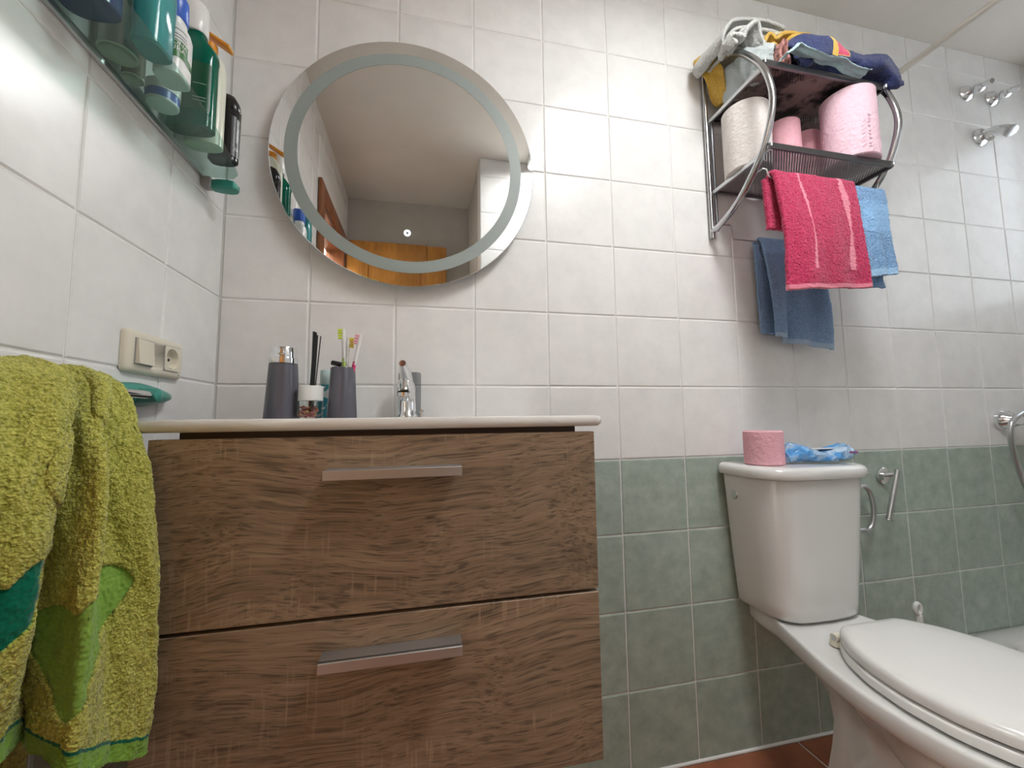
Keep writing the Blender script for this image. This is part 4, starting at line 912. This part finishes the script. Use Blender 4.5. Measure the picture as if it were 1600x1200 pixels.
# towels hung on the front and rear wires
def hung(name, label, m, wire_y, wire_z, x0, x1, zf, zb, drift=0.0, folds=.006, seed=1, motif_fn=None, thick=.009, bulge=.012, hem_tilt=0.0, taper=0.0, loop=.008):
    """one sheet folded over a wire: front panel down to zf, back panel down to zb"""
    rg = random.Random(seed); ph = [rg.uniform(0, 6) for _ in range(6)]
    nx, n1, n2 = 90, 150, 70
    pts = []
    tz = np.concatenate([np.linspace(zb, wire_z, n2), np.linspace(0, 1, 14)[1:-1]*0+wire_z, np.linspace(wire_z, zf, n1)])
    side = np.concatenate([np.ones(n2), np.cos(np.linspace(0, PI, 14)[1:-1]), -np.ones(n1)])
    up = np.concatenate([np.zeros(n2), np.sin(np.linspace(0, PI, 14)[1:-1]), np.zeros(n1)])
    u = np.linspace(0, 1, nx)
    G = np.zeros((len(tz), nx, 3))
    for i, (z, s, k) in enumerate(zip(tz, side, up)):
        drop = max(0, (wire_z-z))/(wire_z-zf) if s <= 0 else max(0, (wire_z-z))/(wire_z-zf)
        wv = folds*drop*(np.sin(u*7+ph[0]+drop*1.2)+.6*np.sin(u*15+ph[1]-drop*2))
        wdt = (x1-x0)*(1-taper*drop)
        G[i, :, 0] = x0+wdt*u+drift*drop+.003*np.sin(drop*5+ph[2])*(u-.5)*2
        if s >= 0.99 and n2: G[i, :, 0] -= .012
        G[i, :, 1] = wire_y+s*loop*(1+.6*drop) + (wv-bulge*math.sin(drop*PI*.9)*(.6+.4*np.sin(u*PI)) if s < 0 else wv*.4)
        G[i, :, 2] = z+k*loop*1.1+(hem_tilt*(u-.5)*drop if s < 0 else 0)+.002*np.sin(u*5+ph[3])*drop
    mot = motif_fn(u[None, :], tz[:, None], side[:, None]) if motif_fn else None
    o = cloth(name, G, m, None, thick=thick, disp=.005, dscale=.004, motif=mot, disp2=.004, dscale2=.03)
    return o
def pk(u, z, s):
    c = np.zeros((z.shape[0], u.shape[1])); d = (FWZ-z)
    for uc, wdt in ((.27, .012), (.80, .030)):
        cc = uc+.03*np.sin(d*14)+(.03*d/.3 if uc < .5 else .02*d/.3)
        w_ = np.maximum(wdt*(1+.55*np.sin(d*35)), .006)*(.75+.5*np.random.RandomState(2).rand(z.shape[0], u.shape[1]))
        c = np.where((np.abs(u-cc) < w_) & (s < 0) & (d < .245), 1, c)
    c = np.where((z < 1.247) & (s < 0), 2, c)
    return c
o = hung('hand_towel', '', M_TPINK, FWY, FWZ, 1.338, 1.588, 1.236, 1.40, drift=.012, seed=3, motif_fn=pk, thick=.011, hem_tilt=.016, bulge=.012, loop=.012)
tag(o, 'bright pink terry hand towel with pale stripes hanging from the rack', 'towel', 'towels hung on the wall rack')
def bl(u, z, s):
    c = np.zeros((z.shape[0], u.shape[1])); d = FWZ-z
    c = np.where((d > .035) & (d < .12) & (s < 0), 1, c); c = np.where((z < 1.305) & (s < 0), 2, c); return c
o = hung('hand_towel', '', M_TBLUE, FWY+.004, FWZ-.004, 1.600, 1.702, 1.286, 1.262, drift=.015, seed=8, motif_fn=bl, thick=.009, hem_tilt=.012, bulge=.004, loop=.009)
tag(o, 'light blue terry towel hanging beside the pink towel on the rack', 'towel', 'towels hung on the wall rack')
def bb_(u, z, s): return np.where((z < 1.142+.0*u) & (s < 0), 1, 0)*np.ones((z.shape[0], u.shape[1]))
o = hung('hand_towel', '', M_TBLUE2, -.030, 1.443, 1.452, 1.664, 1.128, 1.16, drift=.012, seed=5, motif_fn=bb_, thick=.008, hem_tilt=-.035, folds=.018, bulge=.016, taper=.10, loop=.008)
tag(o, 'dusty blue towel hanging behind the pink towel on the rear wire', 'towel', 'towels hung on the wall rack')

# pile of towels on the upper shelf
def ribbon(name, label, m, path, y0, y1, thick, seed=1, wob=.006, nx=140, ny=50, shear=0.0, cat='towel', zdrop=True):
    """folded sheet: path in (x,z) extruded from y0 to y1"""
    rg = random.Random(seed); ph = [rg.uniform(0, 6) for _ in range(6)]
    P = crom(np.array(path), nx); v = np.linspace(0, 1, ny)
    G = np.zeros((nx, ny, 3)); tt = np.linspace(0, 1, nx)[:, None]; vv = v[None, :]
    G[..., 0] = P[:, 0:1]+wob*np.sin(tt*9+ph[0]+vv*3)+shear*(vv-.5)
    G[..., 1] = y0+(y1-y0)*vv+wob*.8*np.sin(tt*21+ph[1])
    G[..., 2] = P[:, 1:2]+(-.014 if zdrop else 0)+wob*.7*np.sin(vv*6+P[:, 0:1]*30+ph[2])+wob*.4*np.sin(vv*13+ph[3])
    o = cloth(name, G, m, None, thick=thick, disp=.003, dscale=.004, disp2=.004, dscale2=.025)
    return tag(o, label, cat, 'towels piled on the upper rack shelf')
U = RZ2+.010
ribbon('folded_towel', 'pale grey striped towel folded in layers at the left of the pile', M_TGREY,
       [(1.48, 2.043), (1.42, 2.062), (1.365, 2.057), (1.31, 2.038), (1.285, 2.018), (1.266, 1.988), (1.262, 1.968), (1.271, 1.958), (1.280, 1.966), (1.292, 1.986), (1.315, 2.006), (1.37, 2.026), (1.44, 2.032), (1.468, 2.019), (1.43, 2.006), (1.37, 2.003), (1.335, 1.992), (1.310, 1.980), (1.298, 1.966)],
       -.150, -.035, .009, 2, .004, nx=220)
ribbon('folded_towel', 'mustard and cream towel folded in layers at the back of the pile', M_TCREAM,
       [(1.43, 2.015), (1.47, 2.032), (1.53, 2.040), (1.60, 2.038), (1.68, 2.024), (1.75, 1.998), (1.772, 1.982), (1.745, 1.972), (1.67, 1.994), (1.59, 2.012), (1.52, 2.012), (1.46, 2.002), (1.44, 1.990), (1.50, 1.984), (1.60, 1.980), (1.70, 1.955)],
       -.150, -.040, .008, 5, .004, nx=200)
ribbon('folded_towel', 'bright mustard yellow towel layers in the middle of the pile', M_TYELLOW,
       [(1.350, 1.910), (1.358, 1.938), (1.375, 1.960), (1.395, 1.948), (1.415, 1.965), (1.445, 1.985), (1.515, 1.992), (1.46, 1.975), (1.43, 1.955), (1.408, 1.930), (1.388, 1.938), (1.372, 1.922), (1.368, 1.890), (1.39, 1.885), (1.41, 1.915), (1.45, 1.94)],
       -.195, -.08, .009, 7, .004, nx=200)
def blob(name, label, m, ctrl, nu_, nv_, thick, seed, amp, motif=None, freq=7, creases=.006):
    rg = random.Random(seed); ph = [rg.uniform(0, 6) for _ in range(8)]
    G = surf(ctrl, nu_, nv_); a = np.linspace(0, 1, nu_)[:, None]; b = np.linspace(0, 1, nv_)[None, :]
    n = np.cross(np.gradient(G, axis=0), np.gradient(G, axis=1)); n /= np.linalg.norm(n, axis=2, keepdims=True)+1e-9
    dsp = amp*(np.sin(freq*a+3*np.sin(4*b+ph[0])+ph[1])*np.sin(freq*.8*b+ph[2]))-creases*np.abs(np.sin(freq*.9*(a+.7*b)+ph[3]+1.3*np.sin(5*b+ph[4])))**6+creases*.6*np.abs(np.sin(freq*.5*(b-.4*a)+ph[5]))**10
    G = G+n*dsp[..., None]
    o = cloth(name, G, m, None, thick=thick, disp=.0035, dscale=.004, motif=motif, disp2=.005, dscale2=.02)
    return tag(o, label, 'towel', 'towels piled on the upper rack shelf')
blob('folded_towel', 'mustard towel bulging over the rear post at the left end of the rack', M_TYELLOW,
     [[(1.36, -.030, U+.03), (1.36, -.05, U+.02), (1.36, -.075, U+.01)],
      [(1.335, -.028, U+.034), (1.331, -.05, U+.022), (1.335, -.080, U+.012)],
      [(1.322, -.028, U+.06), (1.320, -.05, U+.05), (1.324, -.085, U+.04)],
      [(1.300, -.030, U+.115), (1.305, -.05, U+.11), (1.318, -.085, U+.10)],
      [(1.262, -.030, U+.150), (1.268, -.05, U+.148), (1.29, -.085, U+.140)],
      [(1.285, -.030, U+.170), (1.290, -.05, U+.170), (1.31, -.085, U+.165)],
      [(1.37, -.03, U+.165), (1.37, -.05, U+.165), (1.38, -.08, U+.16)]], 90, 40, .006, 9, .002, creases=.003)
ribbon('crumpled_towel', 'crumpled pale grey towel draped over the left curved end of the rack', M_TGREY,
       [(1.262, 1.912), (1.258, 1.930), (1.266, 1.946), (1.280, 1.938), (1.291, 1.946), (1.302, 1.970), (1.330, 1.985), (1.352, 1.962), (1.358, 1.930), (1.352, 1.905)], -.195, -.135, .010, 12, .006)
blob('crumpled_towel', 'grey blue cloth bunched behind the left curved end of the rack', M_TGREY2,
     [[(1.36, -.07, U), (1.36, -.12, U), (1.36, -.17, U), (1.37, -.21, U)],
      [(1.333, -.07, U+.002), (1.331, -.12, U+.001), (1.333, -.17, U+.001), (1.36, -.216, U+.001)],
      [(1.325, -.065, U+.05), (1.325, -.12, U+.05), (1.328, -.175, U+.045), (1.355, -.219, U+.03)],
      [(1.328, -.065, U+.095), (1.330, -.12, U+.095), (1.334, -.175, U+.080), (1.360, -.215, U+.05)],
      [(1.37, -.065, U+.12), (1.37, -.12, U+.12), (1.37, -.17, U+.10), (1.38, -.205, U+.065)]], 80, 60, .005, 3, .004)
mo = np.zeros((110, 90))
uu_ = np.linspace(0, 1, 110)[:, None]; vv_ = np.linspace(0, 1, 90)[None, :]
mo[((uu_ > .34) & (uu_ < .42)) & ((vv_ > .64) & (vv_ < .76))] = 2; mo[((uu_ > .30) & (uu_ <= .34)) & ((vv_ > .63) & (vv_ < .77))] = 1
blob('crumpled_towel', 'navy blue towel with a pink and yellow patch at the right of the pile', M_TNAVY,
     [[(1.412, -.10, U+.010), (1.408, -.14, U+.050), (1.408, -.19, U+.062), (1.410, -.225, U+.040), (1.418, -.235, U+.006), (1.43, -.20, U+.018)],
      [(1.45, -.07, U+.020), (1.450, -.11, U+.104), (1.452, -.17, U+.120), (1.454, -.222, U+.090), (1.458, -.240, U+.024), (1.47, -.20, U+.018)],
      [(1.53, -.06, U+.020), (1.530, -.10, U+.112), (1.530, -.16, U+.130), (1.532, -.215, U+.098), (1.535, -.242, U+.030), (1.54, -.20, U+.018)],
      [(1.61, -.06, U+.020), (1.612, -.10, U+.098), (1.614, -.16, U+.118), (1.617, -.215, U+.094), (1.620, -.244, U+.030), (1.62, -.20, U+.018)],
      [(1.69, -.07, U+.014), (1.692, -.11, U+.080), (1.694, -.16, U+.104), (1.697, -.215, U+.086), (1.697, -.246, U+.022), (1.69, -.20, U+.018)],
      [(1.735, -.09, U+.010), (1.742, -.13, U+.050), (1.746, -.18, U+.072), (1.745, -.225, U+.052), (1.735, -.246, U-.002), (1.72, -.21, U+.014)],
      [(1.748, -.12, U+.004), (1.760, -.15, U+.020), (1.764, -.19, U+.026), (1.760, -.22, U+.014), (1.748, -.235, U-.002), (1.735, -.21, U+.010)]],
     110, 90, .006, 21, .007, motif=mo, freq=9, creases=.011)
ribbon('folded_cloth', 'pale aqua thin cloth along the front edge of the upper rack shelf', M_TAQUA,
       [(1.352, U-.006), (1.372, U+.008), (1.396, U+.026), (1.43, U+.014), (1.47, U+.008), (1.52, U+.012), (1.552, U+.0), (1.62, U-.006)], -.264, -.236, .003, 31, .003, cat='cloth', zdrop=False)
ribbon('crumpled_towel', 'rose brown towel edge between the grey and navy towels on the rack', M_TROSE,
       [(1.378, U+.0), (1.376, U+.040), (1.386, U+.072), (1.397, U+.050), (1.398, U+.0)], -.225, -.18, .007, 33, .003, zdrop=False)

# ------------------------------------------------------------------ toilet
TCX = 1.452
toi = thing('toilet', 'white ceramic close coupled toilet with the lid closed', 'toilet', (TCX, -.3, 0))
def dsec(hw, yf, yb, z, rc=.055, bow=.012, n=8, cx=TCX):
    """D shaped plan: flat back at yb, rounded front at yf"""
    pts = []
    def corner(ccx, ccy, r, a0, a1):
        for k in range(n+1):
            a = a0+(a1-a0)*k/n; pts.append([ccx+r*math.cos(a), ccy+r*math.sin(a)])
    corner(cx+hw-.008, yb-.008, .008, PI/2, 0)
    corner(cx+hw-rc, yf+rc, rc, 0, -PI/2)
    for k in range(1, 8): pts.append([cx+(hw-rc)*(1-2*k/8), yf])
    corner(cx-hw+rc, yf+rc, rc, -PI/2, -PI)
    corner(cx-hw+.008, yb-.008, .008, PI, PI/2)
    out = []
    for x, y in pts:
        f_ = max(0, 1-((x-cx)/hw)**2); out.append(Vector((x, y-bow*f_*(1 if y < yb-.06 else 0)*min(1, (yb-.06-y)/.08), z)))
    return out
secs = []
for z, hw, yf, rc in ((.399, .105, -.135, .04), (.402, .122, -.155, .05), (.412, .130, -.163, .055), (.44, .133, -.166, .06), (.55, .143, -.172, .062), (.65, .150, -.177, .064), (.752, .157, -.182, .066)):
    secs.append(dsec(hw, yf, -.012, z, rc))
MB().loft(secs).build('tank', M_CERAMIC, toi)
secs = []
for z, d_ in ((.753, .004), (.755, .010), (.760, .0125), (.774, .0125), (.780, .009), (.7835, .003), (.785, -.008)):
    secs.append(dsec(.157+d_, -.182-d_, -.009, z, .066+d_*.5))
MB().loft(secs).build('tank_lid', M_CERAMIC, toi)
MB().lathe([(.002, .0028), (.0105, .0028), (.0125, .0010), (.0125, -.003)], (TCX-.1530, -.050, .700), 24, rot=aim((-1, 0, .09))).build('flush_button', M_STEEL, toi, label='round grey flush button on the tank side')
def egg(tab, z, sc=1.0, y0=None, y1=None, n=40, cx=TCX-.006):
    """tab: list of (y, halfwidth) back to front; remapped to y0..y1, width scaled"""
    a = np.array(tab); yy = a[:, 0]; ya, yb_ = yy[0], yy[-1]
    d = np.linspace(0, 1, n); s = yb_+(ya-yb_)*(np.cos(d*PI)+1)/2*1.0
    h = np.interp(s, yy[::-1], a[::-1, 1])
    # smooth
    k = np.array([.25, .5, .25]); h2 = h.copy(); h2[1:-1] = np.convolve(h, k, 'valid'); h = h2*sc
    s2 = s if y0 is None else y0+(s-ya)/(yb_-ya)*(y1-y0)
    L_ = [Vector((cx-q, y, z)) for q, y in zip(h, s2)]; R_ = [Vector((cx+q, y, z)) for q, y in zip(h, s2)]
    return L_+R_[::-1]
rim = [(-.012, .088), (-.05, .100), (-.11, .106), (-.20, .138), (-.30, .172), (-.38, .189), (-.46, .193), (-.53, .184), (-.59, .158), (-.635, .115), (-.66, .06), (-.668, .004)]
mb = MB()
mb.loft([egg(rim, .3965, .90), egg(rim, .3985, .955), egg(rim, .3975, .985), egg(rim, .393, 1.0), egg(rim, .372, 1.0), egg(rim, .360, .985), egg(rim, .352, .93), egg(rim, .342, .84, -.03, -.65), egg(rim, .325, .72, -.09, -.63), egg(rim, .30, .60, -.15, -.60), egg(rim, .26, .50, -.195, -.57), egg(rim, .20, .455, -.200, -.53), egg(rim, .14, .45, -.190, -.515), egg(rim, .07, .475, -.175, -.515), egg(rim, .02, .52, -.165, -.525), egg(rim, .0015, .53, -.163, -.527)])
mb.loft([egg(rim, .350, .90, -.21, -.655), egg(rim, .320, .86, -.24, -.645), egg(rim, .28, .78, -.27, -.62), egg(rim, .23, .62, -.31, -.58), egg(rim, .19, .40, -.34, -.53), egg(rim, .175, .15, -.38, -.47)])
mb.build('bowl', M_CERAMIC, toi, angle=60)
lidt = [(-.262, .070), (-.268, .084), (-.280, .098), (-.32, .130), (-.38, .156), (-.45, .168), (-.52, .162), (-.58, .138), (-.625, .098), (-.648, .05), (-.655, .004)]
mb = MB(); mb.loft([egg(lidt, .4005, .985), egg(lidt, .403, 1.02), egg(lidt, .416, 1.02), egg(lidt, .4195, 1.0), egg(lidt, .4195, .8, -.30, -.62)], True, True); mb.build('seat', M_SEAT, toi, angle=50)
mb = MB(); mb.loft([egg(lidt, .4235, .97), egg(lidt, .4255, 1.0), egg(lidt, .437, 1.0), egg(lidt, .444, .985, -.2645, -.652), egg(lidt, .4485, .945, -.270, -.645), egg(lidt, .4515, .86, -.285, -.63), egg(lidt, .4535, .6, -.32, -.59)], True, True); mb.build('lid', M_SEAT, toi, angle=50)
for sg in (-1, 1):
    hx = TCX-.006+sg*.078
    mb = MB(); mb.lathe([(.0115, 0), (.0135, .001), (.0135, .012), (.0115, .0135)], (hx, -.255, .399), 20); mb.tube([(hx-.012, -.258, .4185), (hx+.012, -.258, .4185)], .0088, 16); hg = mb.build('hinge', M_IVORY, toi)
    MB().tube([(hx+sg*.0122, -.258, .4185), (hx+sg*.0135, -.258, .4185)], .005, 12).build('hinge_pin', M_STEEL, hg)
sp = [(1.765+.034*math.cos(a), -.035, .632+.066*math.sin(a)) for a in np.linspace(1.9, -1.9, 24)]
MB().tube([(1.60, -.03, .676), (1.69, -.035, .694)]+sp+[(1.69, -.035, .568), (1.61, -.02, .55)], .0068, 10).build('supply_hose', M_STEEL, toi, label='braided water hose beside the tank')
# things on the tank
roll('pink toilet roll standing on the toilet tank', 1.351, -.105, .7855, .0475, .0885, M_PAPERP)
# crumpled blue wipes packet
rg = random.Random(17); n1, n2 = 22, 16; G = np.zeros((n1, n2, 3)); nr = np.random.RandomState(5)
a = np.linspace(0, 1, n1)[:, None]; b = np.linspace(0, 2*PI, n2+1)[None, :-1]
hw = .038*np.sin(np.clip(a*1.05+.06, 0, 1)*PI)**.35+.004
ht = .017*np.sin(np.clip(a*.92+.12, 0, 1)*PI)**.5*(1+.55*np.sin(a*9+.6)*(a > .05))+.004
ht = ht*np.where(a > .93, .55, 1)
G[..., 0] = 1.412+.255*a+.006*np.sin(b*2+a*7)+nr.uniform(-.004, .004, (n1, n2)); G[..., 1] = -.105+hw*np.cos(b)+.006*np.sin(a*8)+nr.uniform(-.004, .004, (n1, n2))
lift = np.where(a > .8, (a-.8)*.10, 0)
G[..., 2] = .7868+ht+lift+ht*np.sin(b)+nr.uniform(-.0045, .0055, (n1, n2))*(np.sin(b) > -.5)
G[..., 2] = np.maximum(G[..., 2], .7862)
bag = thing('wipes_packet', 'crumpled blue foil packet lying on the toilet tank beside the pink roll', 'packet', (1.54, -.105, .7855))
vs = G.reshape(-1, 3).tolist(); fs = []
for i in range(n1-1):
    for j in range(n2):
        p, q, r_, t_ = i*n2+j, i*n2+(j+1) % n2, (i+1)*n2+(j+1) % n2, (i+1)*n2+j
        fs += [(p, q, r_), (p, r_, t_)] if (i+j) % 2 else [(p, q, t_), (q, r_, t_)]
fs += [tuple(range(n2)), tuple((n1-1)*n2+k for k in range(n2))]
MB().add(vs, fs).build('foil_wrapper', M_BAG, bag, angle=24)
mb = MB()
for k in range(7): mb.box((1.585+.0042*k, -.148, .812+.002*rg.random()), (.003, .0012, .0035+.002*rg.random()), .0003, rot=Matrix.Rotation(rg.uniform(-.4, .4), 3, 'Y'), seg=1)
mb.build('red_print', M_REDINK, bag, smooth=False)
MB().box((1.535, -.088, .819), (.085, .05, .004), .0015, rot=Matrix.Rotation(-.12, 3, 'X')).build('white_wipe', M_WHITEPL, bag)

# paper holder on the wall
ph_ = thing('paper_holder', 'chrome toilet paper holder with a hanging bar on the green tiles', 'paper holder', (1.889, 0, .72))
mb = MB(); mb.lathe([(.024, .0005), (.0255, .003), (.0255, .009), (.022, .012), (.004, .0125)], (1.889, 0, .721), 32, rot=aim((0, -1, 0))); mb.build('flange', M_CHROME, ph_)
MB().tube([(1.889, -.010, .722), (1.884, -.040, .728), (1.872, -.055, .731)], .006, 12).build('arm', M_CHROME, ph_)
MB().tube([(1.878, -.055, .744), (1.826, -.055, .600)], .0072, 14).build('bar', M_STEEL, ph_)
MB().lathe([(.012, 0), (.012, .003)], (1.826, -.055, .600), 20, rot=aim((-.052, 0, -.144))).build('bar_end', M_CHROME, ph_)
# toilet brush behind the bowl
tb = thing('toilet_brush', 'white toilet brush handle sticking up behind the toilet bowl', 'toilet brush', (1.87, -.085, 0))
MB().lathe([(.002, .001), (.045, .001), (.050, .006), (.046, .11), (.042, .12), (.040, .119), (.044, .108), (.046, .012), (.002, .01)], (1.872, -.085, 0), 32, cap=False).build('pot', M_WHITEPL, tb)
MB().tube([(1.872, -.085, .02), (1.868, -.085, .16), (1.862, -.085, .335)], [.009, .0085, .0085], 14).build('handle', M_WHITEPL, tb)
rp = [(1.8605+.0095*math.cos(a_), -.085, .352+.0145*math.sin(a_)) for a_ in np.linspace(0, 2*PI, 25)[:-1]]
MB().tube(rp, .0062, 12, closed=True).build('hanging_loop', M_WHITEPL, tb)

# ------------------------------------------------------------------ shower
tray = thing('shower_tray', 'low white ceramic shower tray at the right end of the room', 'shower tray', (2.46, -.4, 0))
mb = MB(); x0, x1, y0, y1, zt = 2.125, XR-.004, -.95, -.003, .203
mb.loft([rrect(x0, x1, y0, y1, .02, .0), rrect(x0, x1, y0, y1, .02, zt-.01), rrect(x0+.004, x1-.002, y0+.004, y1-.001, .02, zt-.003), rrect(x0+.012, x1-.006, y0+.012, y1-.004, .02, zt), rrect(x0+.055, x1-.05, y0+.055, y1-.062, .09, zt), rrect(x0+.064, x1-.058, y0+.064, y1-.072, .09, zt-.008), rrect(x0+.10, x1-.09, y0+.1, y1-.11, .09, .07), rrect(x0+.15, x1-.14, y0+.15, y1-.16, .08, .055)], False, True)
mb.build('tray_body', M_CERAMIC, tray)
MB().lathe([(.002, .003), (.035, .003), (.04, 0)], (2.47, -.45, .0555), 28).build('tray_drain', M_CHROME, tray)
rod = thing('curtain_rod', 'cream shower curtain rod running under the ceiling', 'curtain rod', (2.07, -.53, 2.10))
MB().tube([(2.07, -.012, 2.098), (2.07, -.55, 2.104), (2.07, YA+.016, 2.110)], .0105, 16).build('rod', M_RODWHITE, rod)
MB().tube([(2.07, -.30, 2.1013), (2.07, -.70, 2.1057)], .0125, 16).build('rod_sleeve', M_RODWHITE, rod)
for yy, dd, zz_ in ((-.0005, -1, 2.098), (YA+.003, 1, 2.110)): MB().lathe([(.024, 0), (.024, .005), (.015, .012), (.013, .022)], (2.07, yy, zz_), 24, rot=aim((0, dd, 0))).build('rod_flange', M_RODWHITE, rod)
def valve(label, fx_, fz_, kx_, kz_, tip):
    t = thing('stop_valve', label, 'valve', (fx_, 0, fz_), 'chrome valves high on the shower wall')
    MB().lathe([(.030, .0005), (.031, .004), (.027, .012), (.018, .018), (.014, .026)], (fx_, 0, fz_), 28, rot=aim((0, -1, 0))).build('flange', M_CHROME, t)
    mb = MB(); mb.tube([(fx_, -.02, fz_), (fx_-.012, -.035, fz_-.010), (fx_-.020, -.048, fz_-.018)], [.014, .0165, .016], 18); mb.lathe([(.016, 0), (.0165, .006), (.013, .013), (.004, .016)], (fx_-.020, -.048, fz_-.018), 20, rot=aim((-.3, -.8, -.5))); mb.build('valve_body', M_CHROME, t)
    a_ = Vector((fx_-.014, -.036, fz_-.008)); b_ = Vector(tip); d_ = (b_-a_)
    mb = MB(); mb.tube([a_, a_+d_*.5, b_, b_+d_.normalized()*.004], [.0085, .0095, .0105, .008], 14); mb.build('lever', M_CHROME, t)
valve('left chrome lever valve near the ceiling of the shower', 2.459, 2.118, 0, 0, (2.432, -.085, 2.094))
valve('right chrome lever valve near the ceiling of the shower', 2.592, 2.118, 0, 0, (2.565, -.085, 2.092))
t = thing('shower_outlet', 'chrome shower head outlet below the two lever valves', 'shower outlet', (2.507, 0, 1.95))
MB().lathe([(.034, .0005), (.035, .004), (.030, .012), (.020, .016)], (2.507, 0, 1.950), 32, rot=aim((0, -1, 0))).build('flange', M_CHROME, t)
mb = MB(); mb.tube([(2.507, -.010, 1.950), (2.500, -.045, 1.944), (2.492, -.075, 1.926), (2.487, -.088, 1.914)], [.018, .019, .018, .017], 20); mb.build('outlet_body', M_CHROME, t)
MB().lathe([(.0175, 0), (.0195, .002), (.0195, .010), (.016, .012)], (2.487, -.088, 1.914), 24, rot=aim((-.2, -.6, -.75))).build('outlet_nozzle', M_STEEL, t)
MB().lathe([(.012, 0), (.012, .014), (.009, .018)], (2.500, -.032, 1.936), 18, rot=aim((-.4, -.3, -.85))).build('diverter_knob', M_CHROME, t)
t = thing('shower_mixer', 'chrome bath mixer with a flexible shower hose on the tiled wall', 'mixer', (2.52, 0, .89))
for mx_ in (2.445, 2.595): MB().lathe([(.036, .0005), (.037, .004), (.033, .018), (.022, .036), (.0165, .052), (.0165, .066)], (mx_, 0, .889), 32, rot=aim((0, -1, 0))).build('escutcheon', M_CHROME, t)
mb = MB(); mb.tube([(2.385, -.075, .892), (2.655, -.075, .892)], [.0165, .0165], 20); mb.build('mixer_body', M_CHROME, t)
MB().lathe([(.021, 0), (.022, .004), (.022, .026), (.017, .032)], (2.655, -.075, .892), 22, rot=aim((1, 0, 0))).build('mixer_knob', M_CHROME, t)
hp = crom(np.array([(2.50, -.085, .925), (2.44, -.092, .924), (2.375, -.094, .914), (2.330, -.092, .893), (2.312, -.090, .862), (2.318, -.086, .81), (2.338, -.082, .75), (2.372, -.078, .68), (2.43, -.075, .58), (2.50, -.075, .48), (2.57, -.08, .42), (2.63, -.085, .50), (2.65, -.085, .70), (2.62, -.08, .86)]), 130)
MB().tube(hp.tolist(), [.0072+.0007*(k % 2) for k in range(len(hp))], 12).build('shower_hose', M_STEEL, t)
bpy.context.view_layer.update()
